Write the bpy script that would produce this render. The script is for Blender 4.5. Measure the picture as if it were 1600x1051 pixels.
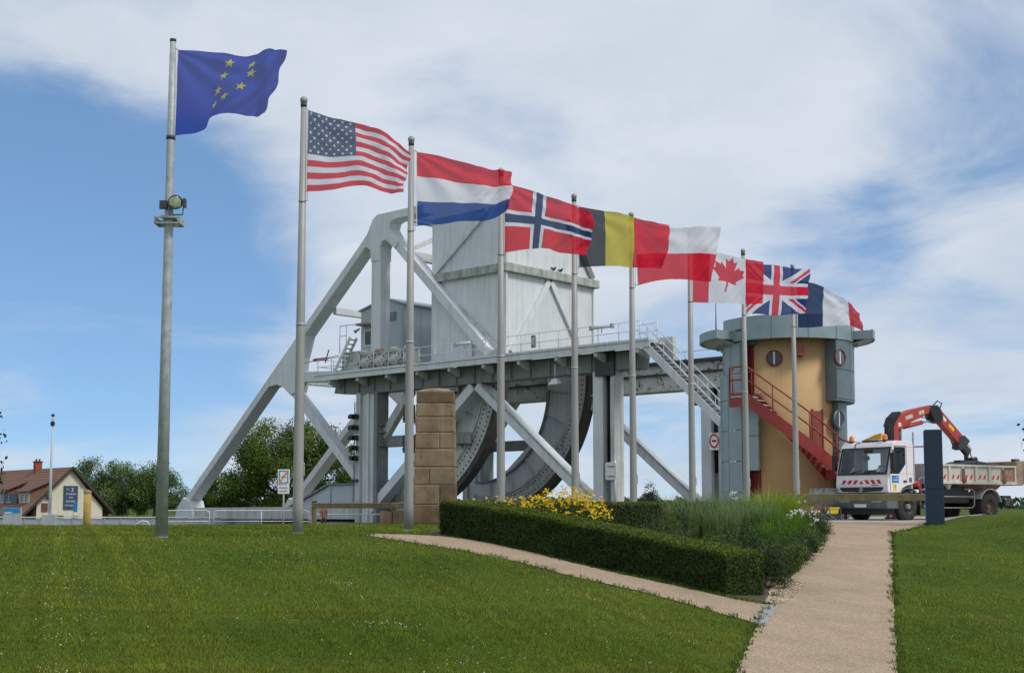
import bpy, bmesh, math, random
import numpy as np
from mathutils import Vector, Matrix
R = math.radians
random.seed(7); rng = np.random.default_rng(11)
scene = bpy.context.scene
for o in list(bpy.data.objects): bpy.data.objects.remove(o, do_unlink=True)
COL = scene.collection

# ------------------------------------------------------------------ camera, world, sun, exposure
cam_d = bpy.data.cameras.new('camera'); cam = bpy.data.objects.new('camera', cam_d); COL.objects.link(cam)
cam.location = (0, 0, .52); cam.rotation_euler = (R(95), 0, 0)
cam_d.sensor_width = 36; cam_d.lens = 45; cam_d.shift_y = .0559; cam_d.clip_end = 6000; cam_d.clip_start = .1
scene.camera = cam
SUN_EL, SUN_AZ = 50, 122
world = bpy.data.worlds.new('World'); scene.world = world; world.use_nodes = True
def build_world():
    nt = world.node_tree; N = nt.nodes; L = nt.links; N.clear()
    out = N.new('ShaderNodeOutputWorld'); bg = N.new('ShaderNodeBackground'); bg.inputs[1].default_value = .1
    sky = N.new('ShaderNodeTexSky'); sky.sky_type = 'NISHITA'; sky.sun_disc = False
    sky.sun_elevation = R(SUN_EL); sky.sun_rotation = R(SUN_AZ); sky.air_density = .8; sky.altitude = 2500; sky.dust_density = 0.; sky.ozone_density = 3.0
    tc = N.new('ShaderNodeTexCoord'); sep = N.new('ShaderNodeSeparateXYZ'); L.new(tc.outputs['Generated'], sep.inputs[0])
    def m(op, a, b=None, c=None):
        n = N.new('ShaderNodeMath'); n.operation = op
        for i, q in enumerate((a, b, c)):
            if q is None: continue
            if isinstance(q, (int, float)): n.inputs[i].default_value = q
            else: L.new(q, n.inputs[i])
        return n.outputs[0]
    def step(x, lo, hi, to=1.):
        n = N.new('ShaderNodeMapRange'); n.interpolation_type = 'SMOOTHSTEP'; n.inputs[1].default_value = lo; n.inputs[2].default_value = hi; n.inputs[4].default_value = to; L.new(x, n.inputs[0]); return n.outputs[0]
    zz = m('ADD', m('MAXIMUM', sep.outputs[2], 0), .22)
    cx = m('DIVIDE', sep.outputs[0], zz); cyy = m('DIVIDE', sep.outputs[1], zz)
    cmb = N.new('ShaderNodeCombineXYZ'); L.new(cx, cmb.inputs[0]); L.new(cyy, cmb.inputs[1])
    def noise(scale, detail, rough, off, dist=0.):
        mp = N.new('ShaderNodeMapping'); mp.inputs['Location'].default_value = off; L.new(cmb.outputs[0], mp.inputs[0])
        n = N.new('ShaderNodeTexNoise'); n.inputs['Scale'].default_value = scale; n.inputs['Detail'].default_value = detail
        n.inputs['Roughness'].default_value = rough; n.inputs['Distortion'].default_value = dist
        L.new(mp.outputs[0], n.inputs[0]); return n.outputs[0]
    def gap(az, el, wide, amount):          # a break in the cloud sheet
        v = (math.sin(R(az)) * math.cos(R(el)), math.cos(R(az)) * math.cos(R(el)), math.sin(R(el)))
        d = N.new('ShaderNodeVectorMath'); d.operation = 'DOT_PRODUCT'; L.new(tc.outputs['Generated'], d.inputs[0]); d.inputs[1].default_value = v
        return step(d.outputs['Value'], math.cos(R(wide)), 1.0, amount)
    a = noise(.5, 2, .5, CLOUD_OFF)
    b = noise(1.7, 9, .60, (3.1, 1.7, 0), .55)
    s = m('ADD', m('MULTIPLY', a, .68), m('MULTIPLY', b, .98))
    for q in GAPS: s = m('SUBTRACT', s, gap(*q))
    cov = step(s, .46, .90)
    c = noise(1.9, 7, .55, (9.3, 4.2, 0), .3)
    cr = N.new('ShaderNodeValToRGB'); cr.color_ramp.elements[0].position = .3; cr.color_ramp.elements[1].position = .7
    cr.color_ramp.elements[0].color = CL0; cr.color_ramp.elements[1].color = CL1
    L.new(c, cr.inputs[0])
    mx = N.new('ShaderNodeMix'); mx.data_type = 'RGBA'
    L.new(m('MULTIPLY', cov, .95), mx.inputs[0])
    tint = N.new('ShaderNodeMix'); tint.data_type = 'RGBA'; tint.blend_type = 'MULTIPLY'; tint.inputs[0].default_value = 1
    tint.inputs[7].default_value = SKY_TINT
    gm = N.new('ShaderNodeGamma'); gm.inputs[1].default_value = .5; L.new(sky.outputs[0], gm.inputs[0]); L.new(gm.outputs[0], tint.inputs[6])
    L.new(tint.outputs[2], mx.inputs[6]); L.new(cr.outputs[0], mx.inputs[7])
    L.new(mx.outputs[2], bg.inputs[0]); L.new(bg.outputs[0], out.inputs[0])
CLOUD_OFF = (0.35, 0.2, 0); SKY_TINT = (1.14, 1.62, 2.1, 1)
GAPS = ((-18, 9.5, 10.5, .42), (-23, 14, 7, .22), (20, 14, 6.5, .14), (14.5, 11.5, 4, .14), (-4, 3.5, 6, .12), (8, 5, 6, .12))
CL0 = (3.9, 4.4, 5.1, 1); CL1 = (5.0, 5.35, 5.85, 1)
build_world()
sd = bpy.data.lights.new('sun', 'SUN'); sd.energy = 1.6; sd.angle = R(15); sd.color = (1, .96, .9)
sun = bpy.data.objects.new('sun', sd); COL.objects.link(sun)
_d = Vector((math.sin(R(SUN_AZ)) * math.cos(R(SUN_EL)), math.cos(R(SUN_AZ)) * math.cos(R(SUN_EL)), math.sin(R(SUN_EL))))
sun.rotation_euler = _d.to_track_quat('Z', 'Y').to_euler()
scene.view_settings.view_transform = 'Standard'; scene.view_settings.look = 'None'
scene.view_settings.exposure = 0.56; scene.view_settings.gamma = 1
scene.render.engine = 'CYCLES'

# ------------------------------------------------------------------ materials
MATS = {}
def mat(name, col, rough=.6, metal=0., var=.12, scale=6., bump=0., bscale=40., col2=None, streak=0., spec=.5, coords='Object', streak_col=(.09, .085, .07), flake=0.):
    m = bpy.data.materials.new(name); m.use_nodes = True; nt = m.node_tree; N = nt.nodes; L = nt.links
    b = N['Principled BSDF']; b.inputs['Roughness'].default_value = rough; b.inputs['Metallic'].default_value = metal
    b.inputs['Specular IOR Level'].default_value = spec
    tc = N.new('ShaderNodeTexCoord')
    n = N.new('ShaderNodeTexNoise'); n.inputs['Scale'].default_value = scale; n.inputs['Detail'].default_value = 6
    L.new(tc.outputs[coords], n.inputs[0])
    r = N.new('ShaderNodeValToRGB'); r.color_ramp.elements[0].position = .3; r.color_ramp.elements[1].position = .7
    c2 = col2 or tuple(min(1, c * (1 + var)) for c in col); c1 = tuple(c * (1 - var) for c in col) if not col2 else col
    r.color_ramp.elements[0].color = (*c1, 1); r.color_ramp.elements[1].color = (*c2, 1)
    L.new(n.outputs[0], r.inputs[0]); last = r.outputs[0]
    def mixin(fac, colr, prev):
        x = N.new('ShaderNodeMix'); x.data_type = 'RGBA'; L.new(fac, x.inputs[0]); L.new(prev, x.inputs[6]); x.inputs[7].default_value = (*colr, 1); return x.outputs[2]
    if streak:
        mp = N.new('ShaderNodeMapping'); mp.inputs['Scale'].default_value = (2.2, 2.2, .16); L.new(tc.outputs['Object'], mp.inputs[0])
        s = N.new('ShaderNodeTexNoise'); s.inputs['Scale'].default_value = 1.6; s.inputs['Detail'].default_value = 8; s.inputs['Roughness'].default_value = .65
        L.new(mp.outputs[0], s.inputs[0])
        mr = N.new('ShaderNodeMapRange'); mr.inputs[1].default_value = .46; mr.inputs[2].default_value = .74; mr.inputs[4].default_value = streak; L.new(s.outputs[0], mr.inputs[0])
        last = mixin(mr.outputs[0], streak_col, last)
    if flake:
        s = N.new('ShaderNodeTexNoise'); s.inputs['Scale'].default_value = 3.4; s.inputs['Detail'].default_value = 9; s.inputs['Roughness'].default_value = .7
        L.new(tc.outputs['Object'], s.inputs[0])
        mr = N.new('ShaderNodeMapRange'); mr.inputs[1].default_value = .57; mr.inputs[2].default_value = .60; mr.inputs[4].default_value = flake; L.new(s.outputs[0], mr.inputs[0])
        last = mixin(mr.outputs[0], (.035, .03, .026), last)
    L.new(last, b.inputs['Base Color'])
    if bump:
        bn = N.new('ShaderNodeTexNoise'); bn.inputs['Scale'].default_value = bscale; bn.inputs['Detail'].default_value = 5; L.new(tc.outputs['Object'], bn.inputs[0])
        bp = N.new('ShaderNodeBump'); bp.inputs['Strength'].default_value = bump; bp.inputs['Distance'].default_value = .02
        L.new(bn.outputs[0], bp.inputs['Height']); L.new(bp.outputs[0], b.inputs['Normal'])
    MATS[name] = m; return m
def attr_mat(name, rough=.6, trans=.25, tint=(1, 1, 1), spec=.3, see=0.):
    """leaf / cloth: colour attribute, diffuse + translucent (+ a little see-through weave)"""
    m = bpy.data.materials.new(name); m.use_nodes = True; nt = m.node_tree; N = nt.nodes; L = nt.links; N.clear()
    out = N.new('ShaderNodeOutputMaterial'); at = N.new('ShaderNodeAttribute'); at.attribute_name = 'Col'
    mul = N.new('ShaderNodeMix'); mul.data_type = 'RGBA'; mul.blend_type = 'MULTIPLY'; mul.inputs[0].default_value = 1; mul.inputs[7].default_value = (*tint, 1)
    L.new(at.outputs['Color'], mul.inputs[6]); c = mul.outputs[2]
    d = N.new('ShaderNodeBsdfPrincipled'); d.inputs['Roughness'].default_value = rough; d.inputs['Specular IOR Level'].default_value = spec; L.new(c, d.inputs['Base Color'])
    t = N.new('ShaderNodeBsdfTranslucent'); L.new(c, t.inputs[0])
    x = N.new('ShaderNodeMixShader'); x.inputs[0].default_value = trans; L.new(d.outputs[0], x.inputs[1]); L.new(t.outputs[0], x.inputs[2]); last = x.outputs[0]
    if see:
        tr = N.new('ShaderNodeBsdfTransparent'); y = N.new('ShaderNodeMixShader'); y.inputs[0].default_value = see
        L.new(last, y.inputs[1]); L.new(tr.outputs[0], y.inputs[2]); last = y.outputs[0]
    L.new(last, out.inputs[0]); MATS[name] = m; return m
def glass_mat(name, col=(.6, .7, .7), alpha=.5, rough=.03):
    m = bpy.data.materials.new(name); m.use_nodes = True; nt = m.node_tree; N = nt.nodes; L = nt.links; N.clear()
    out = N.new('ShaderNodeOutputMaterial'); g = N.new('ShaderNodeBsdfGlossy'); g.inputs[1].default_value = rough; g.inputs[0].default_value = (.9, .95, 1, 1)
    t = N.new('ShaderNodeBsdfTransparent'); t.inputs[0].default_value = (*col, 1)
    lw = N.new('ShaderNodeLayerWeight'); pw = N.new('ShaderNodeMath'); pw.operation = 'POWER'; L.new(lw.outputs['Facing'], pw.inputs[0]); pw.inputs[1].default_value = 4; f = N.new('ShaderNodeMath'); f.operation = 'MULTIPLY_ADD'; L.new(pw.outputs[0], f.inputs[0]); f.inputs[1].default_value = .8; f.inputs[2].default_value = .035
    x = N.new('ShaderNodeMixShader'); L.new(f.outputs[0], x.inputs[0]); L.new(t.outputs[0], x.inputs[1]); L.new(g.outputs[0], x.inputs[2])
    L.new(x.outputs[0], out.inputs[0]); MATS[name] = m; return m
M = MATS
mat('white_steel', (.655, .68, .685), .5, var=.05, scale=.7, streak=.28, bump=.05, bscale=8)
mat('white_steel_dirty', (.52, .54, .51), .6, var=.12, scale=1.2, streak=.55, bump=.1, bscale=10)
mat('grey_steel', (.21, .22, .215), .55, var=.15, scale=1.0, streak=.5)
mat('flaking_steel', (.55, .57, .53), .6, var=.08, scale=1, streak=.25, flake=.9)
mat('flange_moss', (.40, .42, .38), .7, var=.2, scale=2, streak=.7, flake=.25)
mat('dark_track', (.055, .048, .042), .7, var=.3, scale=3, bump=.2)
mat('cabin_grey', (.46, .52, .55), .5, var=.06, scale=.8, streak=.12)
mat('cabin_blue_grey', (.33, .40, .44), .5, var=.06, scale=.8, streak=.12)
mat('galvanised', (.37, .40, .395), .55, .2, var=.2, scale=9, bump=.05)
mat('pole_alu', (.33, .33, .31), .55, .15, var=.06, scale=3, streak=.15)
mat('dark_metal', (.045, .05, .05), .5, .2, var=.2)
mat('black', (.012, .013, .014), .5, var=.2)
mat('rail_white', (.62, .65, .67), .45, var=.06)
mat('stone', (.235, .165, .10), .9, var=.28, scale=3, bump=.6, bscale=22, streak=.55, streak_col=(.34, .30, .22))
mat('stone_dark', (.17, .11, .065), .9, var=.3, scale=3, bump=.6, bscale=22, streak=.3, streak_col=(.07, .05, .035))
mat('bronze', (.085, .062, .035), .6, .3, var=.25)
mat('zinc', (.255, .325, .345), .42, .25, var=.10, scale=1.6, streak=.18, streak_col=(.36, .42, .44))
mat('zinc_dark', (.14, .19, .21), .45, .25, var=.12, scale=1.6, streak=.15)
mat('ochre', (.53, .345, .165), .85, var=.07, scale=1.2, bump=.15, bscale=60, streak=.16, streak_col=(.30, .19, .09))
mat('red_paint', (.29, .032, .026), .45, var=.14, scale=4, streak=.15)
mat('red_door', (.17, .02, .018), .5, var=.1)
mat('brown_door', (.24, .06, .035), .5, var=.1)
mat('wood', (.21, .15, .085), .85, var=.28, scale=5, bump=.4, bscale=30, streak=.25)
mat('wood_moss', (.19, .165, .075), .9, var=.3, scale=4, bump=.4, bscale=30)
mat('wood_yellow', (.44, .30, .075), .7, var=.25, scale=5, bump=.3, streak=.5, streak_col=(.12, .07, .03))
mat('barrier_steel', (.16, .17, .175), .5, .3, var=.15)
mat('asphalt', (.05, .05, .052), .9, var=.2, scale=4, bump=.3)
mat('stele_blue', (.010, .026, .050), .42, var=.25, scale=2.0, streak=.12, streak_col=(.02, .06, .1))
mat('truck_white', (.80, .74, .75), .28, var=.03, scale=2, streak=.06)
mat('tipper_white', (.60, .57, .50), .55, var=.1, scale=3, streak=.5, streak_col=(.30, .22, .15))
mat('tipper_rust', (.36, .24, .165), .8, var=.3, scale=5, streak=.4, bump=.2)
mat('bumper_grey', (.10, .13, .135), .6, var=.12)
mat('rubber', (.035, .033, .03), .85, var=.25, scale=8, bump=.3, bscale=30)
mat('hub', (.30, .27, .24), .55, .4, var=.25, scale=8)
mat('hub_rust', (.17, .12, .085), .8, var=.25, scale=8)
mat('crane_red', (.43, .05, .036), .42, var=.1, scale=4, streak=.12)
mat('sign_red', (.55, .012, .05), .45, var=.05)
mat('sign_blue', (.02, .22, .50), .4, var=.1)
mat('sign_white', (.75, .76, .76), .45, var=.03)
mat('sign_navy', (.035, .065, .125), .5, var=.08)
mat('orange', (.80, .20, .03), .35, var=.08)
mat('amber', (.85, .35, .02), .3, var=.08)
mat('yellow', (.75, .58, .02), .5, var=.08)
mat('render_cream', (.66, .60, .48), .9, var=.05, scale=1.5, streak=.12)
mat('roof_tile', (.20, .105, .065), .85, var=.25, scale=5, bump=.3, bscale=10)
mat('roof_dark', (.13, .065, .05), .85, var=.25, scale=5, bump=.3, bscale=10)
mat('timber_dark', (.05, .035, .03), .8, var=.2)
mat('window_dark', (.03, .035, .04), .06, var=.2)
mat('brick_red', (.30, .07, .035), .9, var=.2)
mat('concrete', (.42, .44, .45), .8, var=.12, scale=2, streak=.3)
mat('panel_grey', (.40, .43, .47), .7, var=.06, scale=2, streak=.25)
mat('bark', (.10, .08, .06), .95, var=.3, scale=8, bump=.5)
mat('soil', (.085, .06, .04), 1, var=.35, scale=14, bump=.5, coords='Object')
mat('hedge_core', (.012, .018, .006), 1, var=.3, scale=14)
mat('threshold', (.31, .31, .305), .6, var=.1, scale=10)
mat('cloth_dark', (.04, .045, .06), .9, var=.2)
mat('cloth_brown', (.22, .12, .07), .9, var=.2)
mat('skin', (.50, .30, .22), .6, var=.05)
mat('hair', (.05, .03, .02), .8, var=.2)
mat('cap_red', (.45, .08, .05), .8, var=.1)
mat('feather', (.05, .05, .055), .7, var=.2)
mat('tarp_dark', (.05, .055, .06), .6, var=.2)
mat('lens_green', (.30, .36, .22), .12, .6, var=.3, scale=14); glass_mat('glass_clear', (.86, .92, .91)); glass_mat('glass_dark', (.10, .13, .13))
attr_mat('leaf', .6, .22, spec=.2); attr_mat('grass', .7, .3, spec=.08); attr_mat('petal', .6, .3)
attr_mat('cloth', .75, .5, spec=.1, see=.08)

# ------------------------------------------------------------------ mesh helpers
def new_obj(name, me, parent=None):
    o = bpy.data.objects.new(name, me); COL.objects.link(o); o.parent = parent; return o
def tag(o, label=None, cat=None, group=None, kind=None):
    if label: o['label'] = label
    if cat: o['category'] = cat
    if group: o['group'] = group
    if kind: o['kind'] = kind
    return o
def thing(name, label, cat, loc=(0, 0, 0), rz=0., group=None):
    o = new_obj(name, None); o.location = loc; o.rotation_euler = (0, 0, rz); o.empty_display_size = .2
    return tag(o, label, cat, group)
def copy_tree(o, parent=None, loc=None, rz=None, label=None):
    c = o.copy(); COL.objects.link(c); c.parent = parent
    if loc is not None: c.location = loc
    if rz is not None: c.rotation_euler = (0, 0, rz)
    if label: c['label'] = label
    for ch in list(o.children): copy_tree(ch, c)
    return c
def setl(o, **k):
    for a, b in k.items(): o[a] = b
    return o
class MB:
    def __init__(s): s.v = []; s.f = []; s.sm = []
    def add(s, vs, fs, smooth=False):
        n = len(s.v); s.v += [tuple(q) for q in vs]; s.f += [tuple(i + n for i in q) for q in fs]; s.sm += [smooth] * len(fs); return s
    def box(s, c, d, rot=None):
        hx, hy, hz = d[0] / 2, d[1] / 2, d[2] / 2; c = Vector(c)
        vs = [Vector((x, y, z)) for x in (-hx, hx) for y in (-hy, hy) for z in (-hz, hz)]
        if rot is not None: vs = [rot @ q for q in vs]
        return s.add([c + q for q in vs], [(0, 1, 3, 2), (4, 6, 7, 5), (0, 4, 5, 1), (2, 3, 7, 6), (0, 2, 6, 4), (1, 5, 7, 3)])
    def bx(s, x0, x1, y0, y1, z0, z1): return s.box(((x0 + x1) / 2, (y0 + y1) / 2, (z0 + z1) / 2), (abs(x1 - x0), abs(y1 - y0), abs(z1 - z0)))
    def bar(s, p0, p1, w, h, side=(0, 1, 0)):
        """beam p0->p1: w across 'side', h the other way"""
        p0 = Vector(p0); p1 = Vector(p1); d = (p1 - p0).normalized(); sd = Vector(side); sd = (sd - d * sd.dot(d)).normalized(); up = d.cross(sd)
        vs = [p + sd * a * w / 2 + up * b * h / 2 for p in (p0, p1) for a, b in ((-1, -1), (1, -1), (1, 1), (-1, 1))]
        return s.add(vs, [(0, 3, 2, 1), (4, 5, 6, 7), (0, 1, 5, 4), (1, 2, 6, 5), (2, 3, 7, 6), (3, 0, 4, 7)])
    def cyl(s, p0, p1, r0, r1=None, n=12, cap=True):
        r1 = r0 if r1 is None else r1; p0 = Vector(p0); p1 = Vector(p1); d = (p1 - p0).normalized()
        a = d.orthogonal().normalized(); b = d.cross(a)
        vs = [p + (a * math.cos(2 * math.pi * i / n) + b * math.sin(2 * math.pi * i / n)) * r for p, r in ((p0, r0), (p1, r1)) for i in range(n)]
        s.add(vs, [(i, (i + 1) % n, n + (i + 1) % n, n + i) for i in range(n)], True)
        if cap:
            k = len(s.v) - 2 * n; s.f += [tuple(k + i for i in reversed(range(n))), tuple(k + n + i for i in range(n))]; s.sm += [False, False]
        return s
    def tube(s, pts, r, n=8, cap=True):
        pts = [Vector(p) for p in pts]; rs = r if isinstance(r, (list, tuple)) else [r] * len(pts)
        vs = []; ref = None
        for i, p in enumerate(pts):
            d = (pts[min(i + 1, len(pts) - 1)] - pts[max(i - 1, 0)]).normalized()
            a = (ref - d * ref.dot(d)).normalized() if ref is not None and (ref - d * ref.dot(d)).length > 1e-4 else d.orthogonal().normalized()
            ref = a; b = d.cross(a)
            vs += [p + (a * math.cos(2 * math.pi * k / n) + b * math.sin(2 * math.pi * k / n)) * rs[i] for k in range(n)]
        fs = [(i * n + k, i * n + (k + 1) % n, (i + 1) * n + (k + 1) % n, (i + 1) * n + k) for i in range(len(pts) - 1) for k in range(n)]
        s.add(vs, fs, True)
        if cap:
            k0 = len(s.v) - len(vs); s.f += [tuple(k0 + i for i in reversed(range(n))), tuple(len(s.v) - n + i for i in range(n))]; s.sm += [False, False]
        return s
    def prism(s, poly, P, c0, c1):
        n = len(poly); vs = [P(a, b, c0) for a, b in poly] + [P(a, b, c1) for a, b in poly]
        ar = sum(poly[i][0] * poly[(i + 1) % n][1] - poly[(i + 1) % n][0] * poly[i][1] for i in range(n))
        fs = [tuple(range(n)), tuple(range(2 * n - 1, n - 1, -1))] + [(i, n + i, n + (i + 1) % n, (i + 1) % n) for i in range(n)]
        return s.add(vs, fs)
    def lathe(s, prof, c=(0, 0, 0), n=24, a0=0., a1=360., rot=None):
        """prof (r,z); angle measured from -Y towards +X"""
        full = abs(a1 - a0) >= 359.9; k = n if full else n + 1; vs = []
        for i in range(k):
            a = R(a0 + (a1 - a0) * i / n)
            for r, z in prof:
                q = Vector((r * math.sin(a), -r * math.cos(a), z))
                if rot is not None: q = rot @ q
                vs.append(Vector(c) + q)
        m = len(prof); fs = []
        for i in range(n):
            j = (i + 1) % k
            for q in range(m - 1): fs.append((i * m + q, j * m + q, j * m + q + 1, i * m + q + 1))
        return s.add(vs, fs, True)
    def shell(s, r0, r1, z0, z1, a0, a1, n=6, c=(0, 0, 0)):
        """solid curved slab"""
        vs = []
        for i in range(n + 1):
            a = R(a0 + (a1 - a0) * i / n); sx, cx = math.sin(a), -math.cos(a)
            for r, z in ((r0, z0), (r1, z0), (r1, z1), (r0, z1)): vs.append((c[0] + r * sx, c[1] + r * cx, c[2] + z))
        fs = []
        for i in range(n):
            for q in range(4): fs.append((i * 4 + q, (i + 1) * 4 + q, (i + 1) * 4 + (q + 1) % 4, i * 4 + (q + 1) % 4))
        fs += [(3, 2, 1, 0), (n * 4, n * 4 + 1, n * 4 + 2, n * 4 + 3)]
        return s.add(vs, fs)
    def sphere(s, c, r, n=12, m=8, sc=(1, 1, 1)):
        vs = []; c = Vector(c)
        for i in range(m + 1):
            t = math.pi * i / m
            for j in range(n): vs.append(c + Vector((r * sc[0] * math.sin(t) * math.cos(2 * math.pi * j / n), r * sc[1] * math.sin(t) * math.sin(2 * math.pi * j / n), r * sc[2] * math.cos(t))))
        return s.add(vs, [(i * n + j, (i + 1) * n + j, (i + 1) * n + (j + 1) % n, i * n + (j + 1) % n) for i in range(m) for j in range(n)], True)
    def mesh(s, name, material):
        me = bpy.data.meshes.new(name); me.from_pydata(s.v, [], s.f); me.polygons.foreach_set('use_smooth', s.sm)
        bm = bmesh.new(); bm.from_mesh(me); bmesh.ops.recalc_face_normals(bm, faces=bm.faces); bm.to_mesh(me); bm.free()
        if material: me.materials.append(M[material])
        me.update(); return me
    def build(s, name, material, parent=None, bevel=0., **k):
        o = new_obj(name, s.mesh(name, material), parent)
        if bevel:
            b = o.modifiers.new('bevel', 'BEVEL'); b.width = bevel; b.segments = 2; b.limit_method = 'ANGLE'; b.angle_limit = R(40)
        return tag(o, **k)
def np_mesh(name, verts, nper, cols=None, material=None, smooth=False):
    """verts (N, nper, 3): N separate polygons; cols (N,3) face colours"""
    N = verts.shape[0]; me = bpy.data.meshes.new(name)
    me.vertices.add(N * nper); me.vertices.foreach_set('co', verts.astype(np.float32).ravel())
    me.loops.add(N * nper); me.loops.foreach_set('vertex_index', np.arange(N * nper, dtype=np.int32))
    me.polygons.add(N); me.polygons.foreach_set('loop_start', np.arange(0, N * nper, nper, dtype=np.int32))
    me.update(calc_edges=True)
    if cols is not None:
        a = me.attributes.new('Col', 'FLOAT_COLOR', 'FACE'); c4 = np.ones((N, 4), np.float32); c4[:, :3] = cols; a.data.foreach_set('color', c4.ravel())
    if material: me.materials.append(M[material])
    return me
def leaves(centres, normals, size, asp, cols, jitter=.9, name='foliage', material='leaf', up=0.):
    """diamond leaves at centres, roughly facing normals"""
    N = len(centres)
    n = normals + rng.normal(0, jitter, (N, 3)); n /= np.linalg.norm(n, axis=1, keepdims=True) + 1e-9
    t = rng.normal(0, 1, (N, 3)); t[:, 2] += up; t -= n * np.sum(t * n, axis=1, keepdims=True); t /= np.linalg.norm(t, axis=1, keepdims=True) + 1e-9
    b = np.cross(n, t); L = (size * rng.uniform(.6, 1.35, N))[:, None]; W = L * asp
    q = np.stack([centres - t * L * .5, centres + b * W * .5, centres + t * L * .5, centres - b * W * .5], axis=1)
    return np_mesh(name, q, 4, cols, material)
def fcol(base, N, var=.3, yellow=0.):
    base = np.array(base); k = rng.uniform(1 - var, 1 + var, (N, 1)); c = base * k
    if yellow: c[:, 0] *= 1 + yellow * rng.random(N)
    return c

# ------------------------------------------------------------------ terrain
def ss(a, b, x):
    t = np.clip((x - a) / (b - a), 0, 1); return t * t * (3 - 2 * t)
def H(x, y):
    x = np.asarray(x, float); y = np.asarray(y, float)
    s = (x + 5.86) * .805 - (y - 21.5) * .593; t = (x + 5.86) * .593 + (y - 21.5) * .805
    q = s - 1 - np.maximum(0, t - 5) * .25
    r = .6 * np.log1p(np.exp(np.clip(q / .6, -60, 60)))
    z = np.where(r < 13, -.115 * r, -.115 * 13 - .03 * (r - 13))
    z = np.maximum(z, -2.2)
    yb = 34 + 6 * ss(-9, -4, x) + 22 * ss(-1, 4, x)
    z = z - 1.2 * ss(0, 14, y - yb)
    return z + .52 * ss(10.3, 14.5, x) * (1 - ss(36, 38.5, y)) * ss(14, 30, y)
def Hs(x, y): return float(H(x, y))
PATH = [(3.9, 11.0), (4.25, 14.34), (5.32, 17.98), (6.55, 22.2), (8.03, 27.22), (9.05, 30.7), (9.72, 32.96), (11.2, 35.2), (13, 36.4), (12, 38.5), (8.3, 38.5), (8.06, 32.94), (7.71, 31.64), (6.84, 28.7), (5.97, 26.02), (4.83, 22.42), (3.82, 19.14), (3.24, 17.04), (2.32, 13.44), (1.72, 11.0)]
SIDE = [(-2.6, 25.0), (-1.99, 25.1), (-1.37, 25.02), (-.49, 24.46), (.57, 23.1), (1.6, 21.52), (2.54, 20.48), (3.36, 19.38), (3.83, 19.08), (3.24, 17.04), (2.39, 18.54), (1.91, 19.3), (1.01, 20.3), (.11, 21.7), (-.9, 22.7), (-2.07, 23.5), (-2.8, 24.2)]
BED = [(-1.7, 25.5), (.58, 23.2), (2.11, 21.3), (3.83, 19.3), (4.7, 22.5), (5.82, 26.1), (6.7, 28.8), (7.6, 31.7), (8.0, 36.2), (-1.7, 27.2)]
def inpoly(poly, x, y):
    x = np.asarray(x); y = np.asarray(y); c = np.zeros(x.shape, bool); n = len(poly)
    for i in range(n):
        x0, y0 = poly[i]; x1, y1 = poly[(i + 1) % n]
        if y0 == y1: continue
        k = ((y0 > y) != (y1 > y)) & (x < (x1 - x0) * (y - y0) / (y1 - y0) + x0); c ^= k
    return c
def grid_coords(lo, hi, fine_lo, fine_hi, step):
    a = list(np.arange(fine_lo, fine_hi + 1e-6, step)); q = fine_hi; st = step
    while q < hi: st *= 1.35; q += st; a.append(min(q, hi))
    q = fine_lo; st = step
    while q > lo: st *= 1.35; q -= st; a.insert(0, max(q, lo))
    return np.array(a)
def ground_mat():
    m = bpy.data.materials.new('lawn_ground'); m.use_nodes = True; nt = m.node_tree; N = nt.nodes; L = nt.links; b = N['Principled BSDF']; b.inputs['Roughness'].default_value = .95
    b.inputs['Specular IOR Level'].default_value = .1
    tc = N.new('ShaderNodeTexCoord')
    def nz(sc, det, ro=.5):
        n = N.new('ShaderNodeTexNoise'); n.inputs['Scale'].default_value = sc; n.inputs['Detail'].default_value = det; n.inputs['Roughness'].default_value = ro; L.new(tc.outputs['Object'], n.inputs[0]); return n.outputs[0]
    r = N.new('ShaderNodeValToRGB'); e = r.color_ramp.elements; e[0].position = .3; e[0].color = (.045, .085, .008, 1); e[1].position = .72; e[1].color = (.11, .15, .018, 1)
    L.new(nz(.55, 6, .6), r.inputs[0])
    r2 = N.new('ShaderNodeValToRGB'); e = r2.color_ramp.elements; e[0].position = .35; e[0].color = (.5, .5, .5, 1); e[1].position = .7; e[1].color = (1.3, 1.3, 1.2, 1); L.new(nz(22, 5, .7), r2.inputs[0])
    x = N.new('ShaderNodeMix'); x.data_type = 'RGBA'; x.blend_type = 'MULTIPLY'; x.inputs[0].default_value = 1; L.new(r.outputs[0], x.inputs[6]); L.new(r2.outputs[0], x.inputs[7])
    L.new(x.outputs[2], b.inputs['Base Color'])
    bp = N.new('ShaderNodeBump'); bp.inputs['Strength'].default_value = .6; bp.inputs['Distance'].default_value = .04; L.new(nz(30, 5), bp.inputs['Height']); L.new(bp.outputs[0], b.inputs['Normal']); M['lawn_ground'] = m
ground_mat()
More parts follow.
